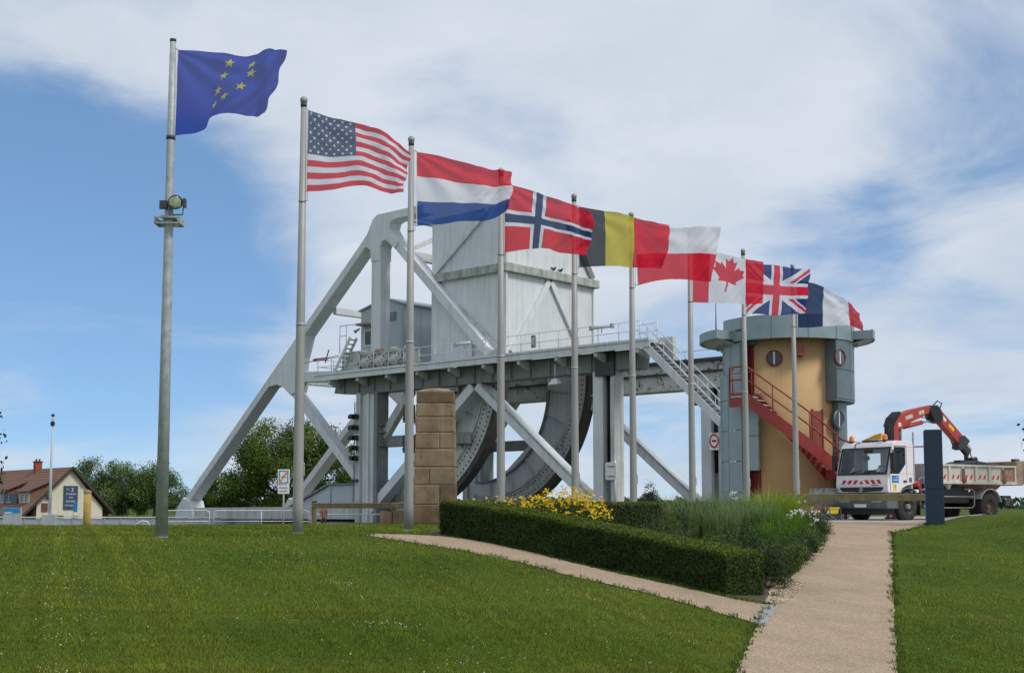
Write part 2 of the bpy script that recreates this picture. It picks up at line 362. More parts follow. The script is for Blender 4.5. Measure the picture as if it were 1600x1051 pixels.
def gravel_mat(name, c1, c2, c3):
    m = bpy.data.materials.new(name); m.use_nodes = True; nt = m.node_tree; N = nt.nodes; L = nt.links; b = N['Principled BSDF']; b.inputs['Roughness'].default_value = .92; b.inputs['Specular IOR Level'].default_value = .2
    tc = N.new('ShaderNodeTexCoord')
    v = N.new('ShaderNodeTexVoronoi'); v.inputs['Scale'].default_value = 95; L.new(tc.outputs['Object'], v.inputs[0])
    sp = N.new('ShaderNodeSeparateColor'); L.new(v.outputs['Color'], sp.inputs[0])
    r = N.new('ShaderNodeValToRGB'); e = r.color_ramp.elements; e[0].position = 0; e[0].color = (*c1, 1); e[1].position = 1; e[1].color = (*c3, 1); k = e.new(.5); k.color = (*c2, 1); L.new(sp.outputs[0], r.inputs[0])
    n = N.new('ShaderNodeTexNoise'); n.inputs['Scale'].default_value = .9; n.inputs['Detail'].default_value = 7; n.inputs['Roughness'].default_value = .65; L.new(tc.outputs['Object'], n.inputs[0])
    r2 = N.new('ShaderNodeValToRGB'); e = r2.color_ramp.elements; e[0].position = .3; e[0].color = (.80, .79, .77, 1); e[1].position = .7; e[1].color = (1.08, 1.06, 1.04, 1); L.new(n.outputs[0], r2.inputs[0])
    x = N.new('ShaderNodeMix'); x.data_type = 'RGBA'; x.blend_type = 'MULTIPLY'; x.inputs[0].default_value = 1; L.new(r.outputs[0], x.inputs[6]); L.new(r2.outputs[0], x.inputs[7])
    L.new(x.outputs[2], b.inputs['Base Color'])
    bp = N.new('ShaderNodeBump'); bp.inputs['Strength'].default_value = .5; bp.inputs['Distance'].default_value = .01; L.new(v.outputs['Distance'], bp.inputs['Height']); L.new(bp.outputs[0], b.inputs['Normal']); M[name] = m
gravel_mat('path_gravel', (.22, .16, .105), (.39, .295, .205), (.56, .45, .33))
gravel_mat('road_gravel', (.30, .27, .24), (.42, .385, .345), (.50, .47, .43))
gravel_mat('pebble_bed', (.22, .16, .10), (.45, .36, .25), (.66, .58, .46))
def build_terrain():
    xs = grid_coords(-2500, 2500, -30, 30, .4); ys = grid_coords(-60, 4500, 4, 66, .4)
    X, Y = np.meshgrid(xs, ys); Z = H(X, Y)
    Z = Z + np.where(Y < 60, .018 * np.sin(X * 1.3 + .7 * Y) * np.sin(Y * .9 - .4 * X) * ss(40, 30, Y) * (~(inpoly(PATH, X, Y) | inpoly(SIDE, X, Y) | inpoly(BED, X, Y) | inpoly(SIDE, X + .4, Y) | inpoly(SIDE, X - .4, Y) | inpoly(SIDE, X, Y + .45) | inpoly(SIDE, X, Y - .45) | inpoly(PATH, X + .4, Y) | inpoly(PATH, X - .4, Y))), 0)
    nx, ny = len(xs), len(ys); vs = np.stack([X, Y, Z], -1).reshape(-1, 3)
    me = bpy.data.meshes.new('lawn'); i = np.arange(nx * ny).reshape(ny, nx)
    f = np.stack([i[:-1, :-1], i[:-1, 1:], i[1:, 1:], i[1:, :-1]], -1).reshape(-1, 4)
    me.from_pydata(vs.tolist(), [], f.tolist()); me.materials.append(M['lawn_ground']); me.polygons.foreach_set('use_smooth', [True] * len(f))
    tag(new_obj('lawn', me), kind='structure')
build_terrain()
def sheet(name, poly, dz, material, step=.25, wob=.018, **k):
    """flat sheet following the terrain inside an outline, its edge a little ragged"""
    bm = bmesh.new(); pts = []
    n = len(poly)
    for i in range(n):
        a = Vector(poly[i]); b = Vector(poly[(i + 1) % n]); m = max(1, int((b - a).length / .18))
        for j in range(m):
            p = a.lerp(b, j / m); pts.append((p.x + random.uniform(-wob, wob), p.y + random.uniform(-wob, wob)))
    f = bm.faces.new([bm.verts.new((x, y, 0)) for x, y in pts])
    x0 = min(p[0] for p in pts); x1 = max(p[0] for p in pts); y0 = min(p[1] for p in pts); y1 = max(p[1] for p in pts)
    for ax, lo, hi in (((1, 0, 0), x0, x1), ((0, 1, 0), y0, y1)):
        q = lo + step
        while q < hi:
            bmesh.ops.bisect_plane(bm, geom=bm.verts[:] + bm.edges[:] + bm.faces[:], plane_co=Vector(ax) * q, plane_no=ax); q += step
    for v in bm.verts: v.co.z = Hs(v.co.x, v.co.y) + dz
    bmesh.ops.triangulate(bm, faces=bm.faces[:])
    bmesh.ops.recalc_face_normals(bm, faces=bm.faces)
    me = bpy.data.meshes.new(name); bm.to_mesh(me); bm.free(); me.materials.append(M[material])
    if me.polygons[0].normal.z < 0: me.flip_normals()
    return tag(new_obj(name, me), **k)
sheet('gravel_path', PATH, .014, 'path_gravel', .4, kind='structure')
sheet('side_path', SIDE, .010, 'path_gravel', .4, kind='structure')
sheet('flower_bed_soil', BED, .006, 'soil', .4, kind='structure')
sheet('forecourt_road', [(8.3, 38.4), (12, 38.4), (13.2, 36.6), (16, 37.2), (30, 39), (40, 60), (6, 62), (5, 40)], .024, 'road_gravel', 1.2, kind='structure')
def bl(s_, w_): return (-.6 + .734 * s_ + .68 * w_, 80 - .68 * s_ + .734 * w_)
sheet('unseen_dark_ground', [bl(-38, -9), bl(26, -9), bl(26, 14), bl(-38, 14)], .03, 'asphalt', 2., kind='structure')  # hidden asphalt added to cut light bounced on to the bridge undersides
# pebbles spilling at the tip of the bed
PEB = [(3.75, 19.2), (4.05, 19.35), (4.55, 20.7), (5.0, 22.0), (4.75, 22.5), (4.2, 21.0)]
sheet('pebble_edge', PEB, .020, 'pebble_bed', .4, kind='structure')
def pebbles():
    vs = []
    mb = MB()
    for _ in range(700):
        x, y = random.uniform(3.7, 5.1), random.uniform(19.1, 22.6)
        if not bool(inpoly(PEB, np.array([x]), np.array([y]))[0]): continue
        mb.sphere((x, y, Hs(x, y) + .026), random.uniform(.012, .03), 5, 3, (1, random.uniform(.7, 1.2), .6))
    mb.build('pebbles', 'pebble_bed', label='pale pebbles strewn at the tip of the flower bed', cat='pebbles', kind='stuff')
pebbles()
mbk = MB()
for i in range(3):
    t0, t1 = i / 3 + .01, (i + 1) / 3 - .01; a = Vector((3.26, 17.06)); b = Vector((3.86, 19.1)); p = a.lerp(b, t0); q = a.lerp(b, t1)
    mb = MB(); P0 = (p.x, p.y, Hs(p.x, p.y) + .008); P1 = (q.x, q.y, Hs(q.x, q.y) + .008)
    mb.bar(P0, P1, .17, .03, side=(1, -.29, 0))
    if i == 0: thr = thing('threshold_strip', 'grey stone threshold strip where the side path meets the main path', 'paving', (0, 0, 0))
    mb.build('slab', 'threshold', thr)
# kerb along the bank at the right
mb = MB(); kp = [(11.2, 35.35), (12.2, 36.1), (13.4, 36.7), (15, 37.3), (18, 38.2), (24, 39.3)]
for a, b in zip(kp[:-1], kp[1:]):
    mb.bar((a[0], a[1], Hs(*a) + .0), (b[0], b[1], Hs(*b) + .0), .10, .10, side=(0, 0, 1))
mb.build('kerb', 'threshold', kind='structure')

# ------------------------------------------------------------------ the bascule bridge (local axes: x along the bridge, y across it, z up)
BO = (-.6, 80, 0); BRZ = math.atan2(-.68, .734)
bridge = thing('bascule_bridge', 'big white steel bascule bridge with rolling quadrants and raised counterweight box', 'bridge', BO, BRZ)
def pl(a, b, c): return (a, c, b)          # (s, z, w) -> local
def truss(w):
    def mem(nm, a, b, h=1.1, wd=1.0, m='white_steel'): return MB().bar((a[0], w, a[1]), (b[0], w, b[1]), wd, h).build(nm, m, bridge, bevel=.03)
    mem('main_diagonal', (-35.1, .2), (-12.4, 19.1), .56, 1.05)
    mem('tower_post', (-11.6, 18.4), (-11.6, 9.85), .9, .95)
    MB().bar((-11.1, w - .5, 18.2), (-11.1, w - .5, 9.85), .06, .16).build('post_flange', 'white_steel', bridge)
    mem('back_diagonal', (-10.6, 19.3), (-.9, 10.15), .62, .9)
    mem('lower_diagonal', (-21.6, 9.6), (-13.35, 2.2), .56, .85)
    mem('node_strut', (-21.4, 10.0), (-13.0, 9.55), .75, .7)
    mem('bottom_chord', (-35.4, -.1), (-13.4, .05), .9, .8, 'white_steel_dirty')
    # apex gusset with rounded openings, and node gusset
    MB().prism([(-14.0, 17.45), (-13.4, 17.95), (-12.95, 18.4), (-12.6, 18.5), (-12.15, 18.25), (-12.06, 17.4), (-11.14, 17.4), (-11.12, 18.3), (-10.9, 18.7), (-10.55, 18.72), (-9.6, 17.98), (-9.25, 18.42), (-9.95, 19.1), (-10.25, 19.5), (-10.1, 19.9), (-9.6, 20.05), (-6.82, 20.05), (-6.82, 20.62), (-11.4, 20.64), (-11.9, 20.4), (-12.5, 19.4), (-14.0, 18.1)], pl, w - .54, w + .54).build('apex_gusset', 'white_steel', bridge, bevel=.03)
    MB().prism([(-23.6, 9.42), (-22.6, 9.5), (-21.9, 9.3), (-20.9, 8.6), (-20.3, 8.85), (-20.1, 9.6), (-20.2, 10.4), (-20.0, 11.4), (-19.4, 12.9), (-19.9, 13.2), (-23.1, 10.5)], pl, w - .54, w + .54).build('node_gusset', 'white_steel', bridge, bevel=.03)
    # foot plate
    MB().prism([(-35.7, -.5), (-35.5, .2), (-34.6, 1.2), (-33.6, .9), (-33, -.5)], pl, w - .64, w + .64).build('foot_gusset', 'white_steel', bridge, bevel=.03)
for w in (0, 10.5): truss(w)
# portal bracing between the two trusses
def xmem(nm, a, b, h=.45, wd=.4, m='white_steel'): return MB().bar(a, b, wd, h, side=(1, 0, 0)).build(nm, m, bridge, bevel=.02)
xmem('portal_beam', (-9.4, .5, 20.3), (-9.4, 10, 20.3), .55); xmem('portal_beam', (-9.1, .5, 17.6), (-9.1, 10, 17.6), .6)
xmem('portal_brace', (-9.25, .5, 18.0), (-9.25, 5.2, 20.2), .3, .3); xmem('portal_brace', (-9.25, 10, 18.0), (-9.25, 5.3, 20.2), .3, .3)
xmem('portal_beam', (-21.9, .5, 9.9), (-21.9, 10, 9.9), .6); xmem('portal_beam', (-17.2, .5, 14.6), (-17.2, 10, 14.6), .5)
MB().bar((-8.8, .6, 20.3), (-6.9, 9.9, 20.3), .3, .3).build('portal_brace', 'white_steel', bridge)
# counterweight box
cw = MB(); cw.prism([(-6.8, 9.9), (0, 9.9), (0, 15.32), (-6.8, 15.32)], pl, .28, 9.0)
cwo = cw.build('counterweight', 'white_steel', bridge, bevel=.03)
up = MB()
zs = (15.86, 19.7); vs = []
for x in (-6.8, 0): vs += [(x, .32, zs[0]), (x, 9.0, zs[0]), (x, 6.3, zs[1]), (x, .32, zs[1])]
up.add(vs, [(0, 1, 2, 3), (7, 6, 5, 4), (0, 4, 5, 1), (1, 5, 6, 2), (2, 6, 7, 3), (3, 7, 4, 0)]); up.build('upper_box', 'white_steel', cwo, bevel=.03)
fl = MB(); fl.bx(-7.1, .35, -.06, 9.35, 15.31, 15.87); fl.build('flange_beam', 'flange_moss', cwo, bevel=.04)
def brace(nm, a, b, h=.42, d=.18, side=(0, 1, 0), m='white_steel'): return MB().bar(a, b, d, h, side).build(nm, m, cwo)
brace('face_brace', (-6.5, .22, 16.0), (-1.6, .22, 19.5)); brace('face_brace', (-4.2, .17, 13.35), (-.5, .17, 10.25), .62, .3, m='white_steel_dirty')
brace('face_brace', (-3.0, .2, 11.9), (-3.0, .2, 10.1), .35)
brace('face_brace', (.08, 4.35, 15.2), (.08, .75, 10.2), .4, .2, (1, 0, 0)); brace('face_brace', (.08, 4.55, 15.2), (.08, 8.1, 10.2), .4, .2, (1, 0, 0))
brace('edge_plate', (.07, 8.92, 15.95), (.07, 6.25, 19.6), .42, .2, (1, 0, 0), 'grey_steel')
brace('corner_angle', (.02, .22, 9.95), (.02, .22, 15.28), .3, .14, (0, 1, 0)); brace('corner_angle', (.02, .26, 15.9), (.02, .26, 19.6), .3, .14, (0, 1, 0))
brace('corner_angle', (.03, 8.96, 9.95), (.03, 8.96, 15.28), .18, .12, (0, 1, 0))
# plate seams on the faces
for x in (-3.4,):
    brace('plate_seam', (x, .267, 10.0), (x, .267, 15.2), .05, .03)
# rolling quadrants
QC = (-10.5, 9.5)
def quadrant(w):
    def arc(r, a0, a1, n=22): return [(QC[0] + r * math.cos(R(a0 + (a1 - a0) * i / n)), QC[1] + r * math.sin(R(a0 + (a1 - a0) * i / n))) for i in range(n + 1)]
    web = MB(); o = arc(9.25, 4, -100, 26); i2 = []
    n = 26
    for k in range(n + 1):
        t = k / n; rr = 5.85 + 1.5 * t; a = R(4 - 104 * t); i2.append((QC[0] + rr * math.cos(a), QC[1] + rr * math.sin(a)))
    vs = []; fs = []
    for k in range(n + 1):
        for (a, b), y in ((i2[k], w - .3), (o[k], w - .3), (o[k], w + .3), (i2[k], w + .3)): vs.append((a, y, b))
    for k in range(n):
        for q in range(4): fs.append((k * 4 + q, (k + 1) * 4 + q, (k + 1) * 4 + (q + 1) % 4, k * 4 + (q + 1) % 4))
    fs += [(0, 1, 2, 3), (n * 4 + 3, n * 4 + 2, n * 4 + 1, n * 4)]
    q = web.add(vs, fs).build('rolling_quadrant', 'white_steel', bridge)
    def band(r0, r1, y0, y1, nm, m, a0=4, a1=-100):
        a = arc(r0, a0, a1, 40); b = arc(r1, a0, a1, 40); vs = []; fs = []
        for k in range(41):
            for (p, z), y in ((a[k], y0), (b[k], y0), (b[k], y1), (a[k], y1)): vs.append((p, y, z))
        for k in range(40):
            for c in range(4): fs.append((k * 4 + c, (k + 1) * 4 + c, (k + 1) * 4 + (c + 1) % 4, k * 4 + (c + 1) % 4))
        fs += [(0, 1, 2, 3), (163, 162, 161, 160)]
        return MB().add(vs, fs).build(nm, m, q)
    band(8.35, 9.32, w - .40, w + .40, 'rim', 'white_steel_dirty'); band(9.33, 9.68, w - .38, w + .38, 'tread', 'dark_track')
    band(8.2, 8.36, w - .5, w + .5, 'rim_angle', 'white_steel_dirty')
    # inner flange
    vs = []; fs = []
    for k in range(n + 1):
        a = R(4 - 104 * k / n)
        for dr, y in ((-.06, w - .55), (.06, w - .55), (.06, w + .55), (-.06, w + .55)): vs.append((i2[k][0] + dr * math.cos(a), y, i2[k][1] + dr * math.sin(a)))
    for k in range(n):
        for c in range(4): fs.append((k * 4 + c, (k + 1) * 4 + c, (k + 1) * 4 + (c + 1) % 4, k * 4 + (c + 1) % 4))
    MB().add(vs, fs).build('inner_flange', 'grey_steel', q)
    for a in (-8, -24, -40, -56, -72, -88):
        t = (4 - a) / 104; r0 = 5.95 + 1.5 * t
        p0 = (QC[0] + r0 * math.cos(R(a)), w, QC[1] + r0 * math.sin(R(a))); p1 = (QC[0] + 8.3 * math.cos(R(a)), w, QC[1] + 8.3 * math.sin(R(a)))
        MB().bar(p0, p1, 1.0, .08).build('stiffener', 'white_steel_dirty', q)
    for k in range(46):        # bolt heads along the rim
        a = R(2 - k * 2.1); 
        if k == 0: bm_ = MB()
        for rr in (8.6, 9.1): bm_.cyl((QC[0] + rr * math.cos(a), w - .40, QC[1] + rr * math.sin(a)), (QC[0] + rr * math.cos(a), w - .46, QC[1] + rr * math.sin(a)), .05, n=5)
    bm_.build('rim_bolts', 'dark_track', q, kind='stuff')
quadrant(1.2); quadrant(10.0)
# deck girder plate between the trusses at road level
MB().prism([(-24.5, -.4), (-23.4, .25), (-18.5, 2.0), (-13.5, 2.05), (-13.5, -.4)], pl, 1.3, 1.6).build('deck_girder', 'cabin_grey', bridge)
MB().prism([(-23.4, .27), (-18.5, 2.02), (-13.5, 2.07), (-13.5, 2.17), (-18.52, 2.13), (-23.45, .38)], pl, 1.1, 1.8).build('girder_flange', 'grey_steel', bridge)
for x in (-18.4, -15.9): MB().bx(x, x + .1, 1.2, 1.3, -.4, 1.98).build('girder_stiffener', 'cabin_grey', bridge)
MB().bx(-36, 12, 1.7, 9.8, -.75, -.45).build('deck', 'asphalt', bridge)

# fixed supporting frame with service platform
frame = thing('bridge_support_frame', 'grey steel frame of columns and long girders carrying the service platform', 'steel frame', BO, BRZ)
def fmem(nm, a, b, w, h=.95, wd=.8, m='white_steel'): return MB().bar((a[0], w, a[1]), (b[0], w, b[1]), wd, h).build(nm, m, frame, bevel=.025)
for w in (0, 10.5):
    fmem('raking_strut', (-1.9, 8.15), (8.2, .15), w, .62, .85); fmem('raking_strut', (-2.3, 8.1), (-12.2, .2), w, .62, .85)
    MB().bar((-1.62, w - .44, 8.28), (8.45, w - .44, .3), .06, .12).build('strut_flange', 'flange_moss', frame)
    fmem('tie_beam', (-11.35, 4.9), (-3.3, 4.9), w + .35, .75, .5, 'grey_steel')
    fmem('knee_brace', (-8.7, 8.3), (-11.35, 5.3), w + .3, .6, .5, 'white_steel_dirty')
# near girder
g = MB(); g.prism([(-15.6, 9.4), (-15.9, 8.45), (-13.2, 8.25), (11.0, 8.3), (11.2, 9.4)], pl, -.5, .5); gn = g.build('track_girder', 'grey_steel', frame)
for k in range(17): MB().bx(-14.8 + k * 1.6, -14.72 + k * 1.6, -.62, -.5, 8.35, 9.35).build('stiffener', 'grey_steel', gn)
MB().bx(8.0, 9.4, -.66, -.5, 8.0, 9.42).build('bearing_plate', 'dark_metal', gn)
# far girder: deep, flaking paint, rivet line and pipe
g = MB(); g.bx(-15, 14.5, 10.1, 11.0, 8.15, 9.75); gf = g.build('track_girder', 'flaking_steel', frame)
MB().bx(-15.2, 14.6, 9.75, 11.2, 9.76, 9.95).build('top_flange', 'dark_metal', gf); MB().bx(-15, 14.5, 9.9, 10.1, 9.05, 9.17).build('rivet_strip', 'dark_track', gf)
MB().bx(-15.2, 14.6, 9.8, 11.2, 8.0, 8.14).build('bottom_flange', 'white_steel_dirty', gf)
MB().tube([(-2, 9.85, 10.5), (15, 9.85, 10.45)], .03, 6).build('cable', 'rail_white', gf)
for x in range(-2, 16, 3): MB().cyl((x, 9.85, 9.95), (x, 9.85, 10.5), .025, n=6).build('cable_post', 'rail_white', gf)
def column_left(w):
    c = MB().bx(-13.0, -11.6, w - .35, w + .35, -1.4, 8.3).build('column', 'white_steel', frame, bevel=.03)
    MB().bx(-13.45, -13.01, w - .55, w + .5, -1.4, 8.3).build('flange', 'white_steel_dirty', c); MB().bx(-11.59, -11.25, w - .55, w + .5, -1.4, 8.3).build('flange', 'grey_steel', c)
    MB().bx(-12.35, -12.2, w - .5, w - .351, -1.4, 8.3).build('rib', 'white_steel', c)
    for z in (1.6, 4.6, 5.5, 6.0): MB().bx(-11.24, -10.95, w - .4, w + .35, z, z + .1).build('rung_plate', 'grey_steel', c)
    return c
column_left(0); column_left(10.5)
def column_right(x, w):
    c = MB().bx(x - .45, x + .3, w - .5, w + .4, -1.4, 8.3).build('column', 'white_steel', frame, bevel=.02)
    MB().bx(x + .301, x + .85, w - .1, w + .4, -1.4, 8.3).build('web_plate', 'grey_steel', c); MB().bx(x + .851, x + 1.12, w - .5, w + .4, -1.4, 8.3).build('flange', 'white_steel_dirty', c)
    for k in range(3): MB().cyl((x + .42 + k * .15, w - .18, 2.6), (x + .42 + k * .15, w - .18, 8.2), .055, n=6).build('cable', 'black', c)
column_right(8.15, 0); column_right(8.5, 10.5)
# platform
deck = MB().bx(-16.8, 12.6, -1.5, 9.7, 9.55, 9.72).build('platform_deck', 'white_steel_dirty', frame)
# opening in real life is grating: the deck only spans the near strip and the cabin bay
deck.data = MB().bx(-16.8, 12.6, -1.5, -.55, 9.55, 9.72).bx(-16.8, -7.2, -.5, 7.5, 9.56, 9.7).bx(-7.2, 12.4, -.549, .2, 9.56, 9.7).mesh('platform_deck', 'white_steel_dirty')
MB().bx(-16.85, 12.65, -1.62, -1.501, 9.28, 9.62).build('fascia', 'white_steel', deck); MB().bx(-16.85, 12.65, -1.68, -1.51, 9.64, 9.78).build('fascia', 'white_steel', deck)
for k in range(10):
    x = -15.4 + k * 3.0
    MB().prism([(-1.5, 9.27), (-1.5, 9.05), (-.63, 8.75), (-.63, 9.27)], lambda a, b, c: (c, a, b), x, x + .25).build('bracket', 'white_steel_dirty', deck)
post = MB().cyl((0, 0, 0), (0, 0, 1.1), .028, n=6).mesh('railing_post', 'rail_white')
for k in range(20):
    p = new_obj('railing_post', post, frame); p.location = (-16.6 + k * 1.5, -1.45, 9.72)
for z in (10.27, 10.82): MB().tube([(-16.6, -1.45, z), (11.9, -1.45, z)], .026, 6).build('handrail', 'rail_white', frame)
for z in (10.3, 10.85): MB().tube([(-16.6, -1.45, z), (-16.7, 2.2, z)], .026, 6).build('handrail', 'rail_white', frame)
for y in (0, 1.1, 2.2):
    p = new_obj('railing_post', post, frame); p.location = (-16.65, y, 9.72)
for z in (10.35, 10.8): MB().tube([(12.3, -.4, z), (10.6, .1, z)], .026, 6).build('handrail', 'rail_white', frame)
for y in (-.4,):
    p = new_obj('railing_post', post, frame); p.location = (12.3, y, 9.72)
MB().bx(11.9, 12.9, .25, .6, 8.7, 10.0).build('end_plate', 'flaking_steel', frame)

# access stair beyond the platform
stair = thing('access_stair', 'white steel stair descending from the bridge platform towards the control tower', 'stairs', BO, BRZ)
sa, sb = Vector((12.1, 0, 9.66)), Vector((17.2, 0, 4.95))
for y in (-1.5, -.6): MB().bar(sa + Vector((0, y, -.12)), sb + Vector((0, y, -.12)), .07, .42).build('stringer', 'white_steel', stair)
tread = MB().box((0, 0, 0), (.34, .82, .05)).mesh('tread', 'grey_steel')
for k in range(19):
    p = sa.lerp(sb, (k + .6) / 19.5); t = new_obj('tread', tread, stair); t.location = (p.x, -1.05, p.z)
for y in (-1.5, -.6):
    for dz in (.55, 1.05): MB().tube([sa + Vector((0, y, dz)), sb + Vector((0, y, dz)), sb + Vector((.5, y, dz - .12)), (19.2, y, 4.95 + dz - .12)], .027, 6).build('handrail', 'rail_white', stair)
    for k in range(5):
        p = sa.lerp(sb, (k + .3) / 4.6); MB().cyl((p.x, y, p.z), (p.x, y, p.z + 1.05), .025, n=6).build('baluster', 'rail_white', stair)
MB().bx(17.1, 19.4, -1.55, -.5, 4.84, 4.95).build('landing', 'white_steel_dirty', stair)
for x in (17.3, 18.6):
    for y in (-1.45, -.6): MB().bx(x - .06, x + .06, y - .06, y + .06, -1.2, 4.83).build('landing_post', 'rail_white', stair)
for k in range(3):
    z = -.6 + k * 1.8; MB().tube([(17.3, -1.45, z), (18.6, -1.45, z + 1.3)], .035, 6).build('lattice_brace', 'rail_white', stair); MB().tube([(17.3, -1.45, z), (18.6, -1.45, z)], .03, 6).build('lattice_brace', 'rail_white', stair)
# machine cabin on the platform
cab = thing('machine_cabin', 'blue grey machine cabin with shallow gable roof on the bridge platform', 'cabin', BO, BRZ)
MB().prism([(-16.0, 9.75), (-11.4, 9.75), (-11.4, 14.6), (-13.3, 15.2), (-16.0, 14.55)], pl, 2.0, 7.0).build('cabin_body', 'cabin_grey', cab)
MB().prism([(-16.15, 14.56), (-13.3, 15.22), (-11.25, 14.6), (-11.25, 14.72), (-13.3, 15.34), (-16.15, 14.68)], pl, 1.85, 7.1).build('roof', 'cabin_blue_grey', cab)
f = MB().bx(-15.6, -14.7, 1.93, 1.999, 11.95, 13.2).build('window', 'rail_white', cab); MB().bx(-15.45, -14.85, 1.90, 1.929, 12.1, 13.05).build('pane', 'window_dark', f)
MB().bx(-15.7, -14.4, 1.2, 1.99, 13.45, 13.6).build('awning', 'tipper_rust', cab)
MB().bx(-12.8, -12.2, 1.93, 1.999, 13.6, 14.2).build('vent', 'grey_steel', cab)
MB().bx(-11.55, -11.32, 1.9, 1.999, 9.8, 14.55).build('corner_trim', 'cabin_blue_grey', cab)
for y in (3.6, 5.3): MB().bx(-11.399, -11.36, y, y + .05, 9.8, 14.5).build('panel_joint', 'cabin_grey', cab)
MB().cyl((-16.4, 1.7, 13.1), (-16.05, 1.95, 13.35), .14, .05, 8).build('horn', 'cabin_blue_grey', cab)
# drive machinery on the platform
def drive(x, k, label):
    t = thing('drive_unit', label, 'machinery', (0, 0, 0), 0, 'drive units on the bridge platform'); t.parent = None
    t.location = Vector(BO) + Matrix.Rotation(BRZ, 3, 'Z') @ Vector((x, -.65, 9.73)); t.rotation_euler = (0, 0, BRZ)
    MB().bx(-.6, .6, -.4, .4, 0, .18).build('base', 'white_steel_dirty', t)
    MB().cyl((-.52, 0, .62), (.30, 0, .62), .44, n=18).build('drum', 'flaking_steel', t)
    MB().cyl((.31, 0, .62), (.42, 0, .62), .55, n=18).build('flange', 'flaking_steel', t); MB().cyl((-.62, 0, .62), (-.53, 0, .62), .5, n=18).build('flange', 'flaking_steel', t)
    for a in range(8): MB().cyl((.421, .47 * math.cos(a * .785), .62 + .47 * math.sin(a * .785)), (.47, .47 * math.cos(a * .785), .62 + .47 * math.sin(a * .785)), .045, n=6).build('bolt', 'dark_track', t)
    MB().bx(-.35, .2, -.25, .25, 1.0, 1.38).build('gear_cover', 'flaking_steel', t); MB().cyl((-.3, -.3, 1.3), (.25, -.3, 1.3), .16, n=10).build('motor', 'tipper_rust' if k == 1 else 'flaking_steel', t)
    MB().tube([(-.4, -.3, .2), (-.5, -.42, .7), (-.2, -.4, 1.2), (.1, -.3, 1.35)], .035, 6).build('hose', 'black', t)
for k, (x, d) in enumerate(((-12.1, 'below the tower post'), (-10.6, 'second from the tower post'), (-9.1, 'third from the tower post'), (-7.7, 'nearest the counterweight box'))): drive(x, k, 'flaking white winch drive unit on the platform, ' + d)
lad = thing('step_ladder', 'pale steel steps with rails beside the drive units at the platform end', 'steps', BO, BRZ)
for y in (-1.1, -.5): MB().bar((-15.3, y, 9.75), (-13.5, y, 12.2), .06, .22).build('stringer', 'rail_white', lad)
for k in range(8): MB().box((-15.15 + k * .22, -.8, 9.95 + k * .3), (.25, .56, .05)).build('tread', 'grey_steel', lad)
MB().bx(-15.2, -13.4, -.4, .4, 9.75, 11.3).build('plinth', 'flaking_steel', lad)
for x in (-15.6, -14.9): MB().cyl((x, -.3, 11.3), (x, -.3, 13.3), .03, n=6).build('rail_post', 'rail_white', lad)
MB().tube([(-15.6, -.3, 13.25), (-14.9, -.3, 13.25), (-13.7, -.3, 13.2)], .03, 6).build('rail', 'rail_white', lad); MB().tube([(-15.6, -.3, 12.5), (-14.9, -.3, 12.5)], .03, 6).build('rail', 'rail_white', lad)
boom = thing('barrier_boom', 'thin red and grey boom sticking out past the platform end', 'boom', BO, BRZ)
MB().tube([(-14.6, -1.2, 11.0), (-18.6, -1.2, 10.75)], .035, 6).build('pole', 'galvanised', boom); MB().bx(-17.4, -15.9, -1.26, -1.14, 10.78, 10.98).build('red_sleeve', 'red_paint', boom); MB().bar((-16.1, -1.2, 10.6), (-15.7, -1.2, 11.5), .05, .08).build('lever', 'red_paint', boom)

def BW(s, w, z): return Vector(BO) + Matrix.Rotation(BRZ, 3, 'Z') @ Vector((s, w, z))
def bthing(nm, lab, cat, s, w, z, group=None): return thing(nm, lab, cat, BW(s, w, z), BRZ, group)
for s, lab in ((-1.9, 'tube lamp on the platform handrail in front of the counterweight box'), (9.2, 'tube lamp on the platform handrail near the stair head')):
    t = bthing('tube_lamp', lab, 'lamp', s, -1.5, 10.55, 'tube lamps on the platform handrail'); MB().cyl((-.75, 0, .15), (.75, 0, .15), .1, n=10).build('tube', 'rail_white', t); MB().bx(-.85, -.7, -.1, .1, .02, .28).build('end_cap', 'galvanised', t); MB().bx(.7, .85, -.1, .1, .02, .28).build('end_cap', 'galvanised', t); MB().bx(-.02, .02, -.02, .02, -.2, .05).build('clip', 'galvanised', t)
t = bthing('switch_box', 'small grey switch box on the platform handrail', 'switch box', 4.0, -1.52, 9.95); MB().bx(-.14, .14, -.1, .05, 0, .75).build('case', 'grey_steel', t, bevel=.02); MB().bx(-.1, .1, -.12, -.101, .15, .6).build('cover', 'cabin_grey', t)
t = bthing('floodlight', 'white floodlight hanging under the platform edge', 'floodlight', 5.4, -1.2, 7.7); t.scale = (.62, .62, .62); MB().cyl((0, 0, .5), (0, 0, 1.9), .05, n=8).build('stem', 'rail_white', t); MB().add([(-.6, -.35, -.05), (.6, -.35, -.05), (.6, .3, .1), (-.6, .3, .1), (-.3, -.1, .5), (.3, -.1, .5), (.3, .2, .5), (-.3, .2, .5)], [(0, 1, 2, 3), (4, 7, 6, 5), (0, 4, 5, 1), (1, 5, 6, 2), (2, 6, 7, 3), (3, 7, 4, 0)]).build('housing', 'rail_white', t)
t = bthing('stair_lamp', 'black floodlight under the lower half of the access stair', 'floodlight', 14.9, -.2, 6.0); MB().bx(-.35, .35, -.25, .25, 0, .3).build('housing', 'black', t, bevel=.03); MB().cyl((0, 0, .3), (0, 0, .9), .04, n=6).build('stem', 'dark_metal', t)
